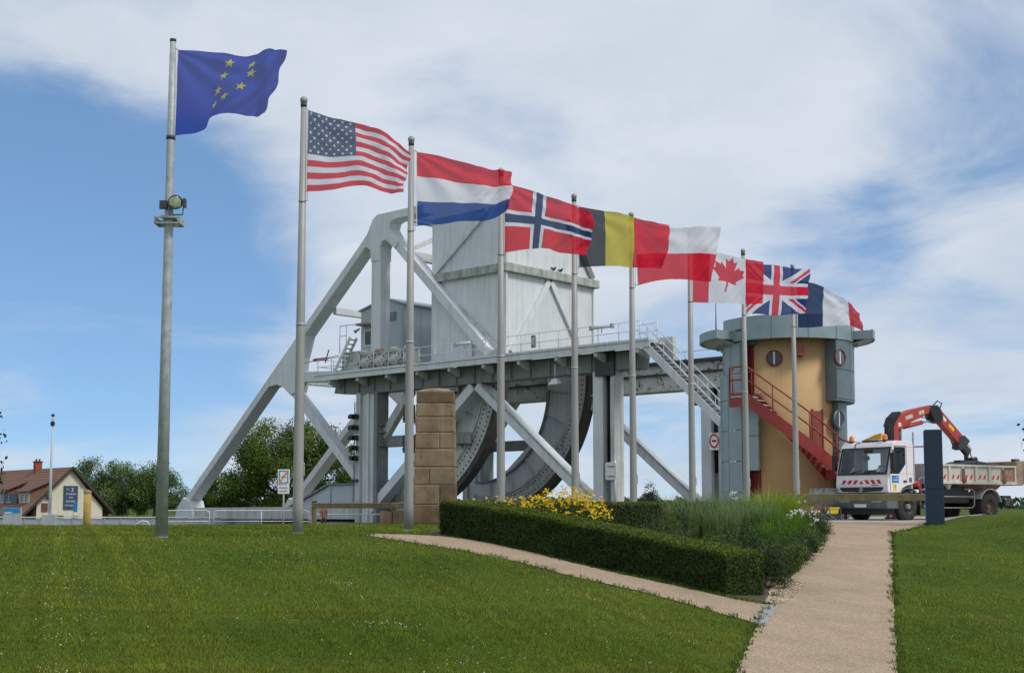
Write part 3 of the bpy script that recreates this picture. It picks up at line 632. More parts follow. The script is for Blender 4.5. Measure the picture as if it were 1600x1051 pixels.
for k, z in enumerate((6.71, 5.95, 5.24, 4.53, 3.83)):
    t = bthing('signal_lamp', 'black signal lamp on the left bridge column, ' + ('topmost', 'second from top', 'middle one', 'second from bottom', 'lowest')[k] + ' of five', 'signal lamp', -13.3, -.75, z - .2, 'signal lamps on the left column'); t.scale = (.80, .72, .8)
    MB().bx(-.3, .25, -.25, .2, 0, .42).build('housing', 'black', t, bevel=.03); MB().cyl((-.1, -.25, .21), (-.1, -.5, .24), .17, .2, 10).build('hood', 'black', t)
    if k < 3: MB().cyl((-.3, 0, .2), (-.75, -.05, .22), .16, .2, 10).build('hood', 'black', t)
t = bthing('conduit', 'thin vertical conduit carrying the signal lamps on the left column', 'conduit', -13.5, -.62, 2.3); MB().cyl((0, 0, 0), (0, 0, 5.4), .04, n=6).build('pipe', 'galvanised', t); MB().bx(-.3, .4, -.15, .15, -.1, .05).build('junction_box', 'dark_metal', t)
t = bthing('number_board', 'white board with clipped corners on the right bridge column', 'sign', 9.12, -.62, 2.0); t.scale = (.7, .7, .7); MB().prism([(-.55, .1), (-.4, 0), (.4, 0), (.6, .15), (.6, 1.3), (.4, 1.45), (-.4, 1.45), (-.55, 1.35)], pl, -.06, 0).build('board', 'sign_white', t); MB().bx(-.3, .4, -.1, -.061, 1.05, 1.15).build('clamp', 'wood_yellow', t); MB().bx(-.3, .4, -.1, -.061, .25, .35).build('clamp', 'wood_yellow', t); MB().cyl((.35, .1, -2.6), (.35, .1, 1.6), .08, n=8).build('post', 'rail_white', t)
t = bthing('prohibition_sign', 'round red ringed white traffic sign on the far right column', 'sign', 9.3, 9.6, 4.1); t.scale = (.6, .6, .72); t.rotation_euler[2] = BRZ + .75
MB().prism([(-.5, -.1), (.5, -.1), (.5, 1.4), (-.5, 1.4)], pl, -.03, 0).build('plate', 'sign_white', t)
ring = MB(); n = 24; vs = []
for i in range(n):
    a = 2 * math.pi * i / n
    for r, y in ((.36, -.04), (.5, -.04), (.5, -.06), (.36, -.06)): vs.append((r * math.cos(a), y, .7 + 1.3 * r * math.sin(a)))
ring.add(vs, [(i * 4 + q, ((i + 1) % n) * 4 + q, ((i + 1) % n) * 4 + (q + 1) % 4, i * 4 + (q + 1) % 4) for i in range(n) for q in range(4)]).build('red_ring', 'sign_red', t)
MB().bx(-.22, .22, -.05, -.031, .62, .78).build('symbol', 'black', t)
for k, w in enumerate((4.7, 5.4)):
    t = bthing('pigeon', 'dark pigeon on the counterweight flange, ' + ('the left one with raised tail' if k == 0 else 'the right crouching one'), 'bird', .2, w, 15.9, 'pigeons on the flange')
    b = MB().tube([(0, -.26, .16 + .1 * (k == 0)), (0, -.1, .13), (0, .05, .15), (0, .14, .22), (0, .19, .29), (0, .24, .3), (0, .29, .29)], [.02, .07, .095, .08, .05, .045, .012], 8).build('body', 'feather', t)
    for x in (-.03, .03): MB().cyl((x, .02, .0), (x, .02, .09), .008, n=4).build('leg', 'tipper_rust', t)
    MB().bar((-.07, -.22, .16), (-.07, .08, .18), .03, .07).build('wing', 'feather', t); MB().bar((.07, -.22, .16), (.07, .08, .18), .03, .07).build('wing', 'feather', t)

# ------------------------------------------------------------------ control tower (angles from the camera side, + to the right)
tower = thing('control_tower', 'round ochre and blue grey control tower with portholes and wide flat canopy', 'tower', (11.0, 51, 0))
MB().lathe([(0, -.2), (2.05, -.2), (2.05, 6.95), (0, 6.95)], n=72).build('ochre_wall', 'ochre', tower)
MB().lathe([(2.10, -.2), (2.10, .35), (2.05, .4)], n=72).build('plinth', 'concrete', tower)
# zinc cladding: single curved panels
def panels(r, a0, a1, na, zz, nm='zinc_panel', m='zinc', t=.09):
    da = (a1 - a0) / na
    for i in range(na):
        for z0, z1 in zip(zz[:-1], zz[1:]):
            MB().shell(r - t, r + random.uniform(0, .008), z0 + .012, z1 - .012, a0 + i * da + .35, a0 + (i + 1) * da - .35, 5).build(nm, m, tower)
panels(2.64, -125, -53, 4, [-.1, 1.05, 2.25, 3.45, 4.65, 5.65])
panels(2.52, -125, -53, 4, [5.67, 6.9])
panels(2.62, -53, -37, 1, [1.86, 3.2, 4.55])
MB().bx(-2.12, -2.07, -1.56, -.5, -.1, 6.9).build('side_wall', 'zinc_dark', tower); MB().bx(-1.62, -1.57, -2.02, -1.25, 1.9, 4.5).build('side_wall', 'zinc_dark', tower)
panels(2.62, 33, 120, 4, [4.62, 5.75, 6.9], m='zinc_dark')
MB().shell(2.05, 2.61, 4.55, 4.62, 33, 120, 12).build('soffit', 'zinc_dark', tower); MB().shell(2.05, 2.60, 4.6, 6.9, 33.1, 33.9, 1).build('side_wall', 'zinc_dark', tower)
panels(2.30, 44, 120, 3, [.0, 1.5, 3.05, 4.54], m='zinc_dark', t=.2)
# canopy
can = MB().shell(2.45, 2.66, 6.91, 7.82, -78, 78, 40).build('canopy_drum', 'zinc', tower)
MB().shell(.0, 2.45, 6.96, 7.06, 0, 359.9, 48).build('soffit', 'concrete', can)
for a in (-52, -24, 6, 33, 58): MB().shell(2.66, 2.672, 6.92, 7.81, a, a + .35, 1).build('seam', 'zinc_dark', can)
wing = MB().lathe([(2.35, 6.80), (3.36, 7.04), (3.36, 7.12), (2.35, 7.12)], n=50, a0=62, a1=298).build('canopy_wing', 'concrete', tower)
MB().shell(3.36, 3.44, 7.02, 7.36, 62, 298, 50).build('wing_fascia', 'zinc', wing)
for a_ in (62, 297): MB().shell(2.4, 3.36, 7.0, 7.34, a_, a_ + 1, 1).build('wing_end', 'zinc', wing)
for a_ in range(70, 296, 12): MB().shell(2.66, 2.8, 6.80, 6.88, a_, a_ + .6, 1).build('wing_rib', 'zinc', wing)
MB().shell(2.672, 2.70, 7.30, 7.36, -58, -50, 3).build('handle_bar', 'dark_metal', can)
def porthole(a, z, r, m='red_door', rr=.31, glass='glass_dark'):
    rot = Matrix.Rotation(R(a), 3, 'Z'); c = rot @ Vector((0, -r, z))
    n = 28; vs = []
    for i in range(n):
        t = 2 * math.pi * i / n
        for q, y in ((rr * .86, -.03), (rr, -.06), (rr * 1.03, 0.05), (rr * .86, .05)): vs.append(c + rot @ Vector((q * math.cos(t), y, q * math.sin(t))))
    p = MB().add(vs, [(i * 4 + q, ((i + 1) % n) * 4 + q, ((i + 1) % n) * 4 + (q + 1) % 4, i * 4 + (q + 1) % 4) for i in range(n) for q in range(4)], True).build('porthole', m, tower)
    d = MB(); vs = [c + rot @ Vector((rr * .87 * math.cos(2 * math.pi * i / n), -.012, rr * .87 * math.sin(2 * math.pi * i / n))) for i in range(n)]
    d.add(vs, [tuple(range(n))]).build('pane', 'pane_sky' if glass == 'sky' else 'window_dark', p)
    MB().box(c + rot @ Vector((0, -.02, 0)), (.06, .012, rr * 1.55), rot).build('reflection_bar', 'rail_white', p)  # bright reflection in the glass, built as a white bar
mat('pane_sky', (.10, .12, .13), .06, var=.1, scale=2)
porthole(-25, 6.2, 2.06); porthole(37.5, 6.2, 2.63, glass='sky'); porthole(44.5, 3.85, 2.32, 'zinc_dark', .36)
def curved_door(nm, m, r, a0, a1, z0, z1):
    d = MB().shell(r - .03, r + .03, z0, z1, a0, a1, 4).build(nm, m, tower)
    MB().shell(r - .03, r + .06, z0, z1 + .07, a0 - 1.6, a0 - .05, 1).build('door_frame', m, d); MB().shell(r - .03, r + .06, z0, z1 + .07, a1 + .05, a1 + 1.6, 1).build('door_frame', m, d)
    a = R(a1 - 2.5); MB().sphere((r * math.sin(a) * 1.03, -r * math.cos(a) * 1.03, (z0 + z1) / 2), .035, 6, 4).build('handle', 'galvanised', d)
    return d
curved_door('upper_door', 'red_door', 2.08, -69, -51, 4.76, 6.72); curved_door('lower_door', 'red_door', 2.08, -58, -44, 0, 1.86); curved_door('stair_door', 'brown_door', 2.07, 15.5, 26, 2.35, 4.15)
MB().shell(2.05, 2.2, 6.78, 6.92, -70, -45, 6).build('lintel', 'zinc_dark', tower); MB().bx(-.15, .2, -2.32, -2.06, 6.25, 6.75).build('alarm_box', 'brown_door', tower)
MB().cyl((-2.9, -.6, 7.1), (-2.9, -.6, 8.75), .03, .012, 6).build('antenna', 'dark_metal', tower)
# red helical staircase round the tower
hs = thing('helical_staircase', 'red steel staircase with tube handrails curving round the ochre tower', 'stairs', (11.0, 51, 0))
TA0, TA1, TZ0, TZ1 = -47., 27., 4.72, 1.90
def hp(a, r, z): return Vector((r * math.sin(R(a)), -r * math.cos(R(a)), z))
def hz(a): return TZ0 + (TZ1 - TZ0) * min(1, max(0, (a - TA0 - 6) / (TA1 - TA0 - 6)))
for r in (2.22, 3.12):
    n = 20; vs = []
    for i in range(n + 1):
        a = TA0 - 9 * (i == 0) + (TA1 - TA0) * i / n; z = hz(a)
        for rr, dz in ((r - .035, -.42), (r + .035, -.42), (r + .035, .12), (r - .035, .12)): vs.append(hp(a, rr, z + dz))
    fs = [(i * 4 + q, (i + 1) * 4 + q, (i + 1) * 4 + (q + 1) % 4, i * 4 + (q + 1) % 4) for i in range(n) for q in range(4)] + [(3, 2, 1, 0), (n * 4, n * 4 + 1, n * 4 + 2, n * 4 + 3)]
    MB().add(vs, fs).build('stringer', 'red_paint', hs)
nt_ = 14
for k in range(nt_):
    a = TA0 + 8 + (TA1 - TA0 - 8) * (k + .5) / nt_; MB().shell(2.26, 3.08, hz(a) - .02, hz(a) + .02, a - 2.6, a + 2.4, 2).build('tread', 'galvanised', hs)
MB().shell(2.1, 3.15, TZ0 - .06, TZ0, TA0 - 9, TA0 + 6, 4).build('landing', 'galvanised', hs); MB().shell(2.26, 3.2, TZ1 - .36, TZ1 - .02, TA1 - 2, TA1 + 20, 5).build('lower_landing', 'red_paint', hs)
MB().shell(2.3, 3.18, TZ1 - .015, TZ1 + .02, TA1 - 1, TA1 + 20, 5).build('lower_tread', 'concrete', hs)
for dz in (.62, 1.12):
    pts = [hp(TA0 - 9, 3.12, TZ0 - .3), hp(TA0 - 9, 3.12, TZ0 + dz)] if dz > 1 else [hp(TA0 - 9, 3.12, TZ0 + dz)]
    pts += [hp(a, 3.12, hz(a) + dz) for a in np.linspace(TA0 - 4, TA1, 20)] + [hp(TA1 + 8, 3.12, TZ1 + dz - (.1 if dz > 1 else .3)), hp(TA1 + 20, 3.12, TZ1 + dz - (.1 if dz > 1 else .6))]
    MB().tube(pts, .035, 8).build('handrail', 'red_paint', hs)
for a in (-53, -37, -22, 3, 23, 38): MB().cyl(hp(a, 3.12, hz(a)), hp(a, 3.12, hz(a) + 1.12), .026, n=6).build('baluster', 'red_paint', hs)
MB().tube([hp(TA1 + 10, 2.4, TZ1), hp(TA1 + 10, 2.4, TZ1 + .7), hp(TA1 + 16, 2.4, TZ1 + .35)], .035, 8).build('handrail', 'red_paint', hs)
for k in range(9): MB().shell(2.4, 3.2, TZ1 - .2 - k * .2, TZ1 - .16 - k * .2, TA1 + 20 + k * 5, TA1 + 25 + k * 5, 2).build('tread', 'galvanised', hs)
MB().cyl(hp(TA1 + 9, 2.8, 0), hp(TA1 + 9, 2.8, TZ1 - .36), .07, n=8).build('prop', 'red_paint', hs)

# ------------------------------------------------------------------ truck (local: x forward, y to its left, z up; origin at the middle of its nose)
truck = thing('crane_truck', 'white flat-nosed tipper truck with red loading crane parked before the tower', 'truck', (12.257, 44.953, 0), math.atan2(-.5593, -.829))
cabp = MB()
def sideP(a, b, c): return (a, c, b)
# cab shell built hollow: sides, roof, back wall with windows, nose
prof_lo = [(0.0, .98), (0.03, 1.25), (-.01, 1.62), (-1.36, 1.62), (-1.36, 1.30), (-1.22, 1.26), (-.98, 1.22), (-.74, 1.12), (-.62, .98)]
prof_ap = [(-.01, 1.621), (-.26, 2.55), (-.36, 2.55), (-.13, 1.621)]                       # screen pillar
prof_bp = [(-.30, 2.55), (-.10, 1.621)]
for y0, y1 in ((1.09, 1.15), (-1.15, -1.09)):
    cabp.prism(prof_lo, sideP, y0, y1); cabp.prism(prof_ap, sideP, y0, y1)
    cabp.prism([(-.95, 2.55), (-1.36, 2.55), (-1.36, 1.621), (-.62, 1.621), (-.95, 1.95)], sideP, y0, y1)
    cabp.prism([(-.26, 2.551), (-.34, 2.68), (-.5, 2.78), (-1.28, 2.76), (-1.36, 2.68), (-1.36, 2.551)], sideP, y0, y1)
cabp.prism([(0, .98), (.03, 1.25), (-.01, 1.62), (-.07, 1.62), (-.05, .98)], sideP, -1.089, 1.089)
cabp.prism([(-.26, 2.551), (-.34, 2.68), (-.5, 2.78), (-1.28, 2.76), (-1.36, 2.68), (-1.36, 2.55), (-1.3, 2.55), (-1.3, 2.7), (-.5, 2.7), (-.32, 2.55)], sideP, -1.089, 1.089)
for y0, y1, z0, z1 in ((-1.089, 1.089, .98, 1.75), (-1.089, 1.089, 2.4, 2.549), (-1.089, -.85, 1.751, 2.399), (-.25, .3, 1.751, 2.399), (.9, 1.089, 1.751, 2.399)): cabp.bx(-1.36, -1.31, y0, y1, z0, z1)
cab_o = cabp.build('cab', 'truck_white', truck, bevel=.018)
MB().prism([(.0, 1.63), (-.25, 2.55), (-.262, 2.55), (-.012, 1.63)], sideP, -1.085, 1.085).build('windscreen', 'glass_clear', cab_o)
MB().prism([(.03, 1.60), (-.0, 1.68), (-.03, 1.68), (.0, 1.60)], sideP, -1.09, 1.09).build('screen_seal', 'black', cab_o)
for y in (-1.09, 1.04): MB().prism([(.012, 1.66), (-.245, 2.55), (-.275, 2.55), (-.02, 1.66)], sideP, y, y + .05).build('screen_seal', 'black', cab_o)
MB().prism([(-.235, 2.49), (-.25, 2.56), (-.28, 2.56), (-.27, 2.49)], sideP, -1.04, 1.04).build('screen_seal', 'black', cab_o)
for y in (1.12, -1.13): MB().prism([(-.14, 1.63), (-.37, 2.53), (-.94, 2.53), (-.94, 1.96), (-.6, 1.63)], sideP, y, y + .01).build('door_window', 'glass_dark', cab_o)
for y in (1.151, -1.161): MB().prism([(-.12, 1.03), (-.08, 1.6), (-.10, 1.62), (-.36, 2.58), (-.345, 2.60), (-.98, 2.60), (-.985, 2.58), (-.37, 2.58), (-.115, 1.62), (-.10, 1.6), (-.135, 1.03)], sideP, y, y + .004).build('door_gap', 'dark_metal', cab_o)
MB().bx(-1.0, -.99, 1.151, 1.155, 1.3, 2.58).build('door_gap', 'dark_metal', cab_o); MB().bx(-.95, -.80, 1.152, 1.175, 1.33, 1.4).build('door_handle', 'dark_metal', cab_o)
MB().bx(-.5, -.1, -1.0, 1.0, 1.45, 1.60).build('dashboard', 'black', cab_o)
for y in (-.55, .55): MB().bx(-1.15, -.75, y - .25, y + .25, 1.0, 1.45).bx(-1.2, -1.05, y - .24, y + .24, 1.45, 1.8).build('seat', 'black', cab_o, bevel=.03)
MB().tube([(-.45 + .05 * math.sin(t), .55 + .2 * math.cos(t), 1.72 + .2 * math.sin(t)) for t in np.linspace(0, 6.28, 17)], .018, 5).build('steering_wheel', 'black', cab_o)
MB().bx(-.27, -.2, -.05, .3, 2.35, 2.48).bx(-.30, -.22, -.1, .12, 2.12, 2.26).build('interior_mirror', 'black', cab_o)
# nose details
MB().prism([(-.95, 1.10), (-.85, 1.03), (.0, 1.0), (.85, 1.03), (.95, 1.10), (.95, 1.17), (-.95, 1.17)], lambda a, b, c: (c, a, b), .025, .04).build('grille', 'black', cab_o)
d = MB(); d.prism([(0, .96), (.09, 1.08), (0, 1.2), (-.09, 1.08)], lambda a, b, c: (c, a, b), .041, .055).build('diamond_emblem', 'galvanised', cab_o); MB().prism([(0, 1.02), (.045, 1.08), (0, 1.14), (-.045, 1.08)], lambda a, b, c: (c, a, b), .056, .06).build('emblem_core', 'bumper_grey', cab_o)
for k in range(-3, 4):
    y = -k * .26
    poly = [(y - .1, 1.28), (y + .1, 1.28), (y, 1.4)] if k == 0 else [(y - .07 - .05 * np.sign(k), 1.28), (y + .07 - .05 * np.sign(k), 1.28), (y + .07 + .05 * np.sign(k), 1.42), (y - .07 + .05 * np.sign(k), 1.42)]
    MB().prism(poly, lambda a, b, c: (c, a, b), .031, .036).build('warning_stripe', 'sign_red', cab_o)
MB().bx(.03, .037, .45, .75, 1.225, 1.255).build('badge', 'bumper_grey', cab_o)
MB().bx(.0, .03, -.9, .9, 1.605, 1.64).build('wiper_tray', 'black', cab_o)
for y in (-.5, .1): MB().bar((.035, y, 1.66), (-.06, y + .55, 1.78), .02, .02).build('wiper', 'black', cab_o)
# mirrors and roof beacons
for s in (1, -1):
    mo = MB().bx(-.16, -.02, s * 1.22, s * 1.38, 1.75, 2.35).build('wing_mirror', 'black', cab_o, bevel=.03)
    MB().tube([(-.25, s * 1.13, 2.45), (-.1, s * 1.3, 2.42), (-.09, s * 1.3, 2.3)], .018, 6).build('mirror_arm', 'black', mo)
MB().tube([(-.2, -.2, 2.74), (.12, -.15, 2.66), (.2, -.1, 2.5)], .02, 6).build('mirror_arm', 'black', cab_o)
for y in (-.85, .65): b = MB().cyl((-.5, y, 2.78), (-.5, y, 2.83), .1, n=12).build('beacon_base', 'dark_metal', cab_o); MB().lathe([(0, 3.02), (.05, 3.01), (.085, 2.95), (.09, 2.83)], (-.5, y, 0), 12).build('beacon_lens', 'orange', b)
b = MB().bx(-.75, -.45, -.35, .4, 2.78, 2.83).build('light_bar', 'dark_metal', cab_o); MB().prism([(-.35, 2.84), (.45, 2.86), (.45, 3.06), (.2, 3.02)], lambda a, b_, c: (c, a, b_), -.62, -.52).build('folding_panel', 'amber', b)
MB().bx(-.55, -.2, 1.1551, 1.16, 1.32, 1.57).build('door_sign', 'sign_blue', cab_o)
MB().bx(-.50, -.26, 1.1601, 1.162, 1.40, 1.425).build('door_lettering', 'sign_white', cab_o); MB().bx(-.5, -.4, 1.1601, 1.162, 1.49, 1.51).build('door_lettering', 'sign_white', cab_o)
MB().prism([(-.27, 1.05), (-.42, 1.05), (-.42, 1.24), (-.27, 1.29)], sideP, 1.1551, 1.159).build('door_sticker', 'yellow', cab_o); MB().prism([(-.33, 1.17), (-.41, 1.17), (-.37, 1.25)], sideP, 1.1591, 1.161).build('door_sticker', 'sign_red', cab_o)
MB().bx(-1.25, -1.1, 1.151, 1.158, 1.34, 1.5).build('side_lamp', 'bumper_grey', cab_o)
# bumper
bp = MB().prism([(.06, .42), (.1, .55), (.1, .85), (.04, .96), (-.5, .96), (-.5, .42)], sideP, -1.16, 1.16).build('bumper', 'bumper_grey', truck, bevel=.03)
for s in (1, -1): MB().bx(.101, .112, s * .72 - .24, s * .72 + .24, .62, .8).build('headlamp', 'glass_clear', bp); MB().bx(.1005, .106, s * .72 - .22, s * .72 + .22, .64, .78).build('reflector', 'galvanised', bp)
MB().bx(.101, .108, -.42, .42, .68, .84).build('air_intake', 'black', bp); MB().bx(.101, .110, -.27, .27, .47, .58).build('number_plate', 'sign_white', bp)
MB().bx(-.04, -.5, -1.0, 1.0, .22, .42).build('under_bumper', 'black', truck)
# chassis, fenders, tanks
ch = MB(); 
for y in (-.42, .42): ch.bx(-7.0, -.3, y - .06, y + .06, .72, 1.0)
for x in (-1.6, -2.6, -4.2, -5.6, -6.8): ch.bx(x - .06, x + .06, -.36, .36, .76, .94)
ch.build('chassis', 'black', truck)
MB().bx(-4.9, -2.0, -1.0, .35, .62, .98).bx(-4.6, -2.4, .5, 1.0, .62, 1.22).build('tank', 'black', truck, bevel=.04)
MB().bx(-1.3, -.6, -.9, .9, .35, .95).build('engine', 'black', truck)
def wheel(x, y, s, rust=False, r=.5, wd=.30):
    w = MB().lathe([(.27, -wd / 2), (.40, -wd / 2), (.47, -wd / 2 + .03), (r, -wd / 2 + .07), (r, wd / 2 - .07), (.47, wd / 2 - .03), (.40, wd / 2), (.27, wd / 2)], (x, y, r), 32, rot=Matrix.Rotation(R(90), 3, 'X')).build('wheel', 'rubber', truck)
    tr = MB()
    for k in range(36):
        a = 2 * math.pi * k / 36; tr.box((x + (r + .004) * math.cos(a), y, r + (r + .004) * math.sin(a)), (.03, wd * .8, .04), Matrix.Rotation(-a, 3, 'Y'))
    tr.build('tread', 'rubber', w, kind='stuff')
    m = 'hub_rust' if rust else 'hub'; o = s * (wd / 2 - (.13 if rust else .02))
    MB().lathe([(0, o), (.12, o), (.13, o - s * .03), (.2, o - s * .05), (.26, o - s * .02), (.285, s * wd / 2), (.285, -s * wd / 2)], (x, y, r), 28, rot=Matrix.Rotation(R(90 if True else -90), 3, 'X')).build('rim', m, w)
    hubm = MB()
    for k in range(10):
        a = 2 * math.pi * k / 10; hubm.cyl((x + .19 * math.cos(a), y - o + s * 0, r + .19 * math.sin(a)), (x + .19 * math.cos(a), y + o + s * .03, r + .19 * math.sin(a)), .022, n=6)
        if not rust: hubm.cyl((x + .235 * math.cos(a + .3), y + o - .01 * s, r + .235 * math.sin(a + .3)), (x + .235 * math.cos(a + .3), y + o - s * .05, r + .235 * math.sin(a + .3)), .02, n=6)
    hubm.build('wheel_nuts', 'hub' if rust else 'dark_metal', w, kind='stuff'); MB().cyl((x, y, r), (x, y + o + s * .06, r), .1, .085, 12).build('hub', m, w)
for s in (1, -1): wheel(-1.05, s * .98, s); wheel(-5.65, s * .98, s, True); wheel(-5.65, s * .66, s, True)
MB().cyl((-5.65, -.9, .5), (-5.65, .9, .5), .1, n=10).cyl((-1.05, -.9, .5), (-1.05, .9, .5), .08, n=10).build('axle', 'black', truck)
def fender(x, y0, y1, a0, a1, r, m, z=.5):
    vs = []; n = 14
    for i in range(n + 1):
        a = R(a0 + (a1 - a0) * i / n)
        for rr, y in ((r, y0), (r + .04, y0), (r + .04, y1), (r, y1)): vs.append((x + rr * math.cos(a), y, z + rr * math.sin(a)))
    MB().add(vs, [(i * 4 + q, (i + 1) * 4 + q, (i + 1) * 4 + (q + 1) % 4, i * 4 + (q + 1) % 4) for i in range(n) for q in range(4)] + [(0, 1, 2, 3), (n * 4 + 3, n * 4 + 2, n * 4 + 1, n * 4)]).build('fender', m, truck)
for s in (1, -1): fender(-1.05, s * .78, s * 1.17, 0, 175, .62, 'bumper_grey'); fender(-5.65, s * .5, s * 1.16, 25, 165, .62, 'galvanised')
for y in (.9, -.9): MB().bx(-1.72, -1.68, y - .22, y + .22, .2, .85).build('mud_flap', 'black', truck)
MB().tube([(-2.2, 1.1, .92), (-2.2, 1.1, .45), (-4.6, 1.1, .45), (-4.75, 1.1, .55), (-4.75, 1.1, 1.05), (-4.6, 1.1, 1.12), (-4.2, 1.1, 1.12)], .025, 6).build('side_guard', 'hub', truck); MB().tube([(-4.7, 1.1, .85), (-3.0, 1.1, .85), (-2.9, 1.1, .75), (-2.9, 1.1, .45)], .025, 6).build('side_guard', 'hub', truck)
MB().bx(-7.0, -6.85, -1.1, 1.1, .5, .68).bx(-7.0, -6.5, -1.05, 1.05, .8, .9).build('rear_bumper', 'black', truck); MB().bx(-7.06, -6.6, .7, 1.1, .52, .78).build('tail_lamp', 'tarp_dark', truck, bevel=.02)
# tipper body: sides of ribbed panels
tp = MB().bx(-7.3, -2.45, -1.2, 1.2, 1.3, 1.38).build('tipper_floor', 'tipper_white', truck)
XR = [-2.45, -3.2, -3.95, -4.7, -5.5, -6.3, -7.05]
for s in (1, -1):
    for k in range(6):
        p = MB().bx(XR[k] - .015, XR[k + 1] + .015, s * 1.15, s * 1.2, 1.39, 1.93).build('side_panel', 'tipper_rust' if k == 5 else 'tipper_white', tp)
        if s > 0:
            xc = (XR[k] + XR[k + 1]) / 2
            for dx in (-.14, .14): MB().prism([(xc + dx + .08, 1.48), (xc + dx - .02, 1.48), (xc + dx - .1, 1.63), (xc + dx, 1.63)], sideP, 1.2005, 1.204).build('warning_stripe', 'sign_red', p)
    for k in range(7): MB().bx(XR[k] - .05, XR[k] + .05, s * 1.2001, s * 1.255, 1.40, 1.93).build('side_rib', 'tipper_white', tp, bevel=.012)
    MB().bx(-7.1, -2.4, s * 1.15, s * 1.27, 1.931, 2.0).build('top_rail', 'tipper_white', tp, bevel=.012); MB().bx(-7.1, -2.4, s * 1.19, s * 1.27, 1.30, 1.40).build('bottom_rail', 'tipper_white', tp, bevel=.012)
for x in (-3.95, -6.3): MB().bx(x - .06, x + .06, 1.256, 1.30, 1.35, 1.86).build('latch_post', 'hub_rust', tp); MB().cyl((x, 1.256, 1.42), (x, 1.34, 1.42), .085, n=10).build('latch', 'red_paint' if x > -5 else 'hub_rust', tp)
tg = MB().bx(-7.5, -7.1, -1.22, 1.27, 1.28, 2.17).build('tailgate', 'tipper_rust', tp, bevel=.03); MB().bx(-7.62, -7.501, -1.27, 1.31, 1.34, 2.2).build('tail_post', 'tipper_white', tg); MB().bx(-7.4, -7.15, 1.0, 1.2, 2.17, 2.27).build('tail_lug', 'hub_rust', tg)
MB().bx(-2.44, -2.38, -1.2, 1.2, 1.3, 2.02).build('headboard', 'concrete', tp)
for y in (-1.1, -.1, 1.1): MB().bx(-2.42, -2.36, y - .03, y + .03, 2.02, 2.66).build('headboard_post', 'tipper_white', tp)
MB().bx(-2.42, -2.36, -1.13, 1.13, 2.6, 2.66).build('headboard_rail', 'tipper_white', tp); MB().bx(-1.55, -1.5, 1.0, 1.05, 1.3, 3.1).build('exhaust_stack', 'concrete', truck)
MB().prism([(-3.2, 1.29), (-3.5, 1.29), (-3.35, 1.1)], sideP, .9, 1.1).build('hinge_lug', 'tipper_white', tp)
for y in (.45, -.45): MB().prism([(-2.6, 1.29), (-7.2, 1.29), (-6.9, 1.12), (-2.6, 1.12)], sideP, y - .06, y + .06).build('subframe', 'tipper_rust', tp)
# loading crane behind the cab
cr = MB().bx(-2.2, -1.45, -.45, .45, 1.0, 1.45).build('crane_base', 'red_paint', truck); MB().cyl((-1.7, -1.05, 1.28), (-1.7, 1.05, 1.28), .11, n=12).build('outrigger', 'crane_red', cr); MB().tube([(-2.0, .9, 1.3), (-1.9, 1.05, .9), (-1.6, 1.08, 1.3)], .035, 6).build('hose', 'red_paint', cr); MB().lathe([(.2, 0), (.24, .03), (.24, -.03), (.2, 0)], (-2.0, .98, 1.3), 14, rot=Matrix.Rotation(R(90), 3, 'X')).build('hose_reel', 'hub', cr)
MB().prism([(-1.45, 1.46), (-1.85, 1.46), (-1.85, 3.2), (-1.75, 3.5), (-1.45, 3.4)], sideP, -.16, .16).build('mast', 'crane_red', cr); MB().prism([(-1.38, 1.9), (-1.56, 1.9), (-1.56, 3.35), (-1.5, 3.5), (-1.40, 3.4)], sideP, -.12, .18).build('mast_cover', 'black', cr)
MB().cyl((-2.05, .0, 2.6), (-2.1, 0, 3.35), .07, n=10).build('lift_cylinder', 'bumper_grey', cr)
a1 = MB().prism([(-1.42, 3.35), (-1.8, 3.2), (-2.3, 3.38), (-2.6, 3.55), (-3.2, 3.75), (-3.75, 4.0), (-3.85, 4.15), (-3.5, 4.17), (-2.6, 4.0), (-1.9, 3.78), (-1.55, 3.6)], sideP, -.14, .14).build('inner_boom', 'crane_red', cr, bevel=.02)
MB().prism([(-1.40, 3.36), (-1.55, 3.3), (-1.72, 3.55), (-2.0, 3.86), (-1.9, 3.9), (-1.55, 3.66)], sideP, -.17, .17).build('boom_hose_guard', 'black', cr)
MB().cyl((-2.3, 0, 3.36), (-3.3, 0, 3.56), .085, n=10).build('boom_cylinder', 'crane_red', cr); MB().cyl((-3.3, 0, 3.56), (-3.95, 0, 3.66), .04, n=8).build('cylinder_rod', 'galvanised', cr)
MB().prism([(-3.6, 4.0), (-3.7, 4.2), (-4.05, 4.22), (-4.25, 4.05), (-4.35, 3.72), (-4.2, 3.55), (-3.85, 3.6)], sideP, -.18, .18).build('elbow', 'black', cr, bevel=.02)
MB().bar((-4.1, 0, 3.95), (-5.5, 0, 2.92), .26, .40).build('outer_boom', 'crane_red', cr, bevel=.02); MB().bar((-5.25, 0, 3.03), (-5.95, 0, 2.5), .19, .26).build('extension', 'dark_metal', cr); MB().bar((-5.45, 0, 3.12), (-6.1, 0, 2.6), .12, .14).build('extension_cylinder', 'concrete', cr); MB().prism([(-5.3, 3.1), (-5.6, 3.15), (-5.9, 2.95), (-5.75, 2.8), (-5.4, 2.6), (-5.2, 2.65)], sideP, -.15, .15).build('joint_block', 'dark_metal', cr)
for k, (x, z) in enumerate(((-4.45, 3.72), (-4.85, 3.42))): MB().box((x, .133, z), (.22 + .12 * k, .006, .12), Matrix.Rotation(R(36.5), 3, 'Y').inverted()).build('boom_sticker', 'sign_white' if k == 0 else 'yellow', cr)
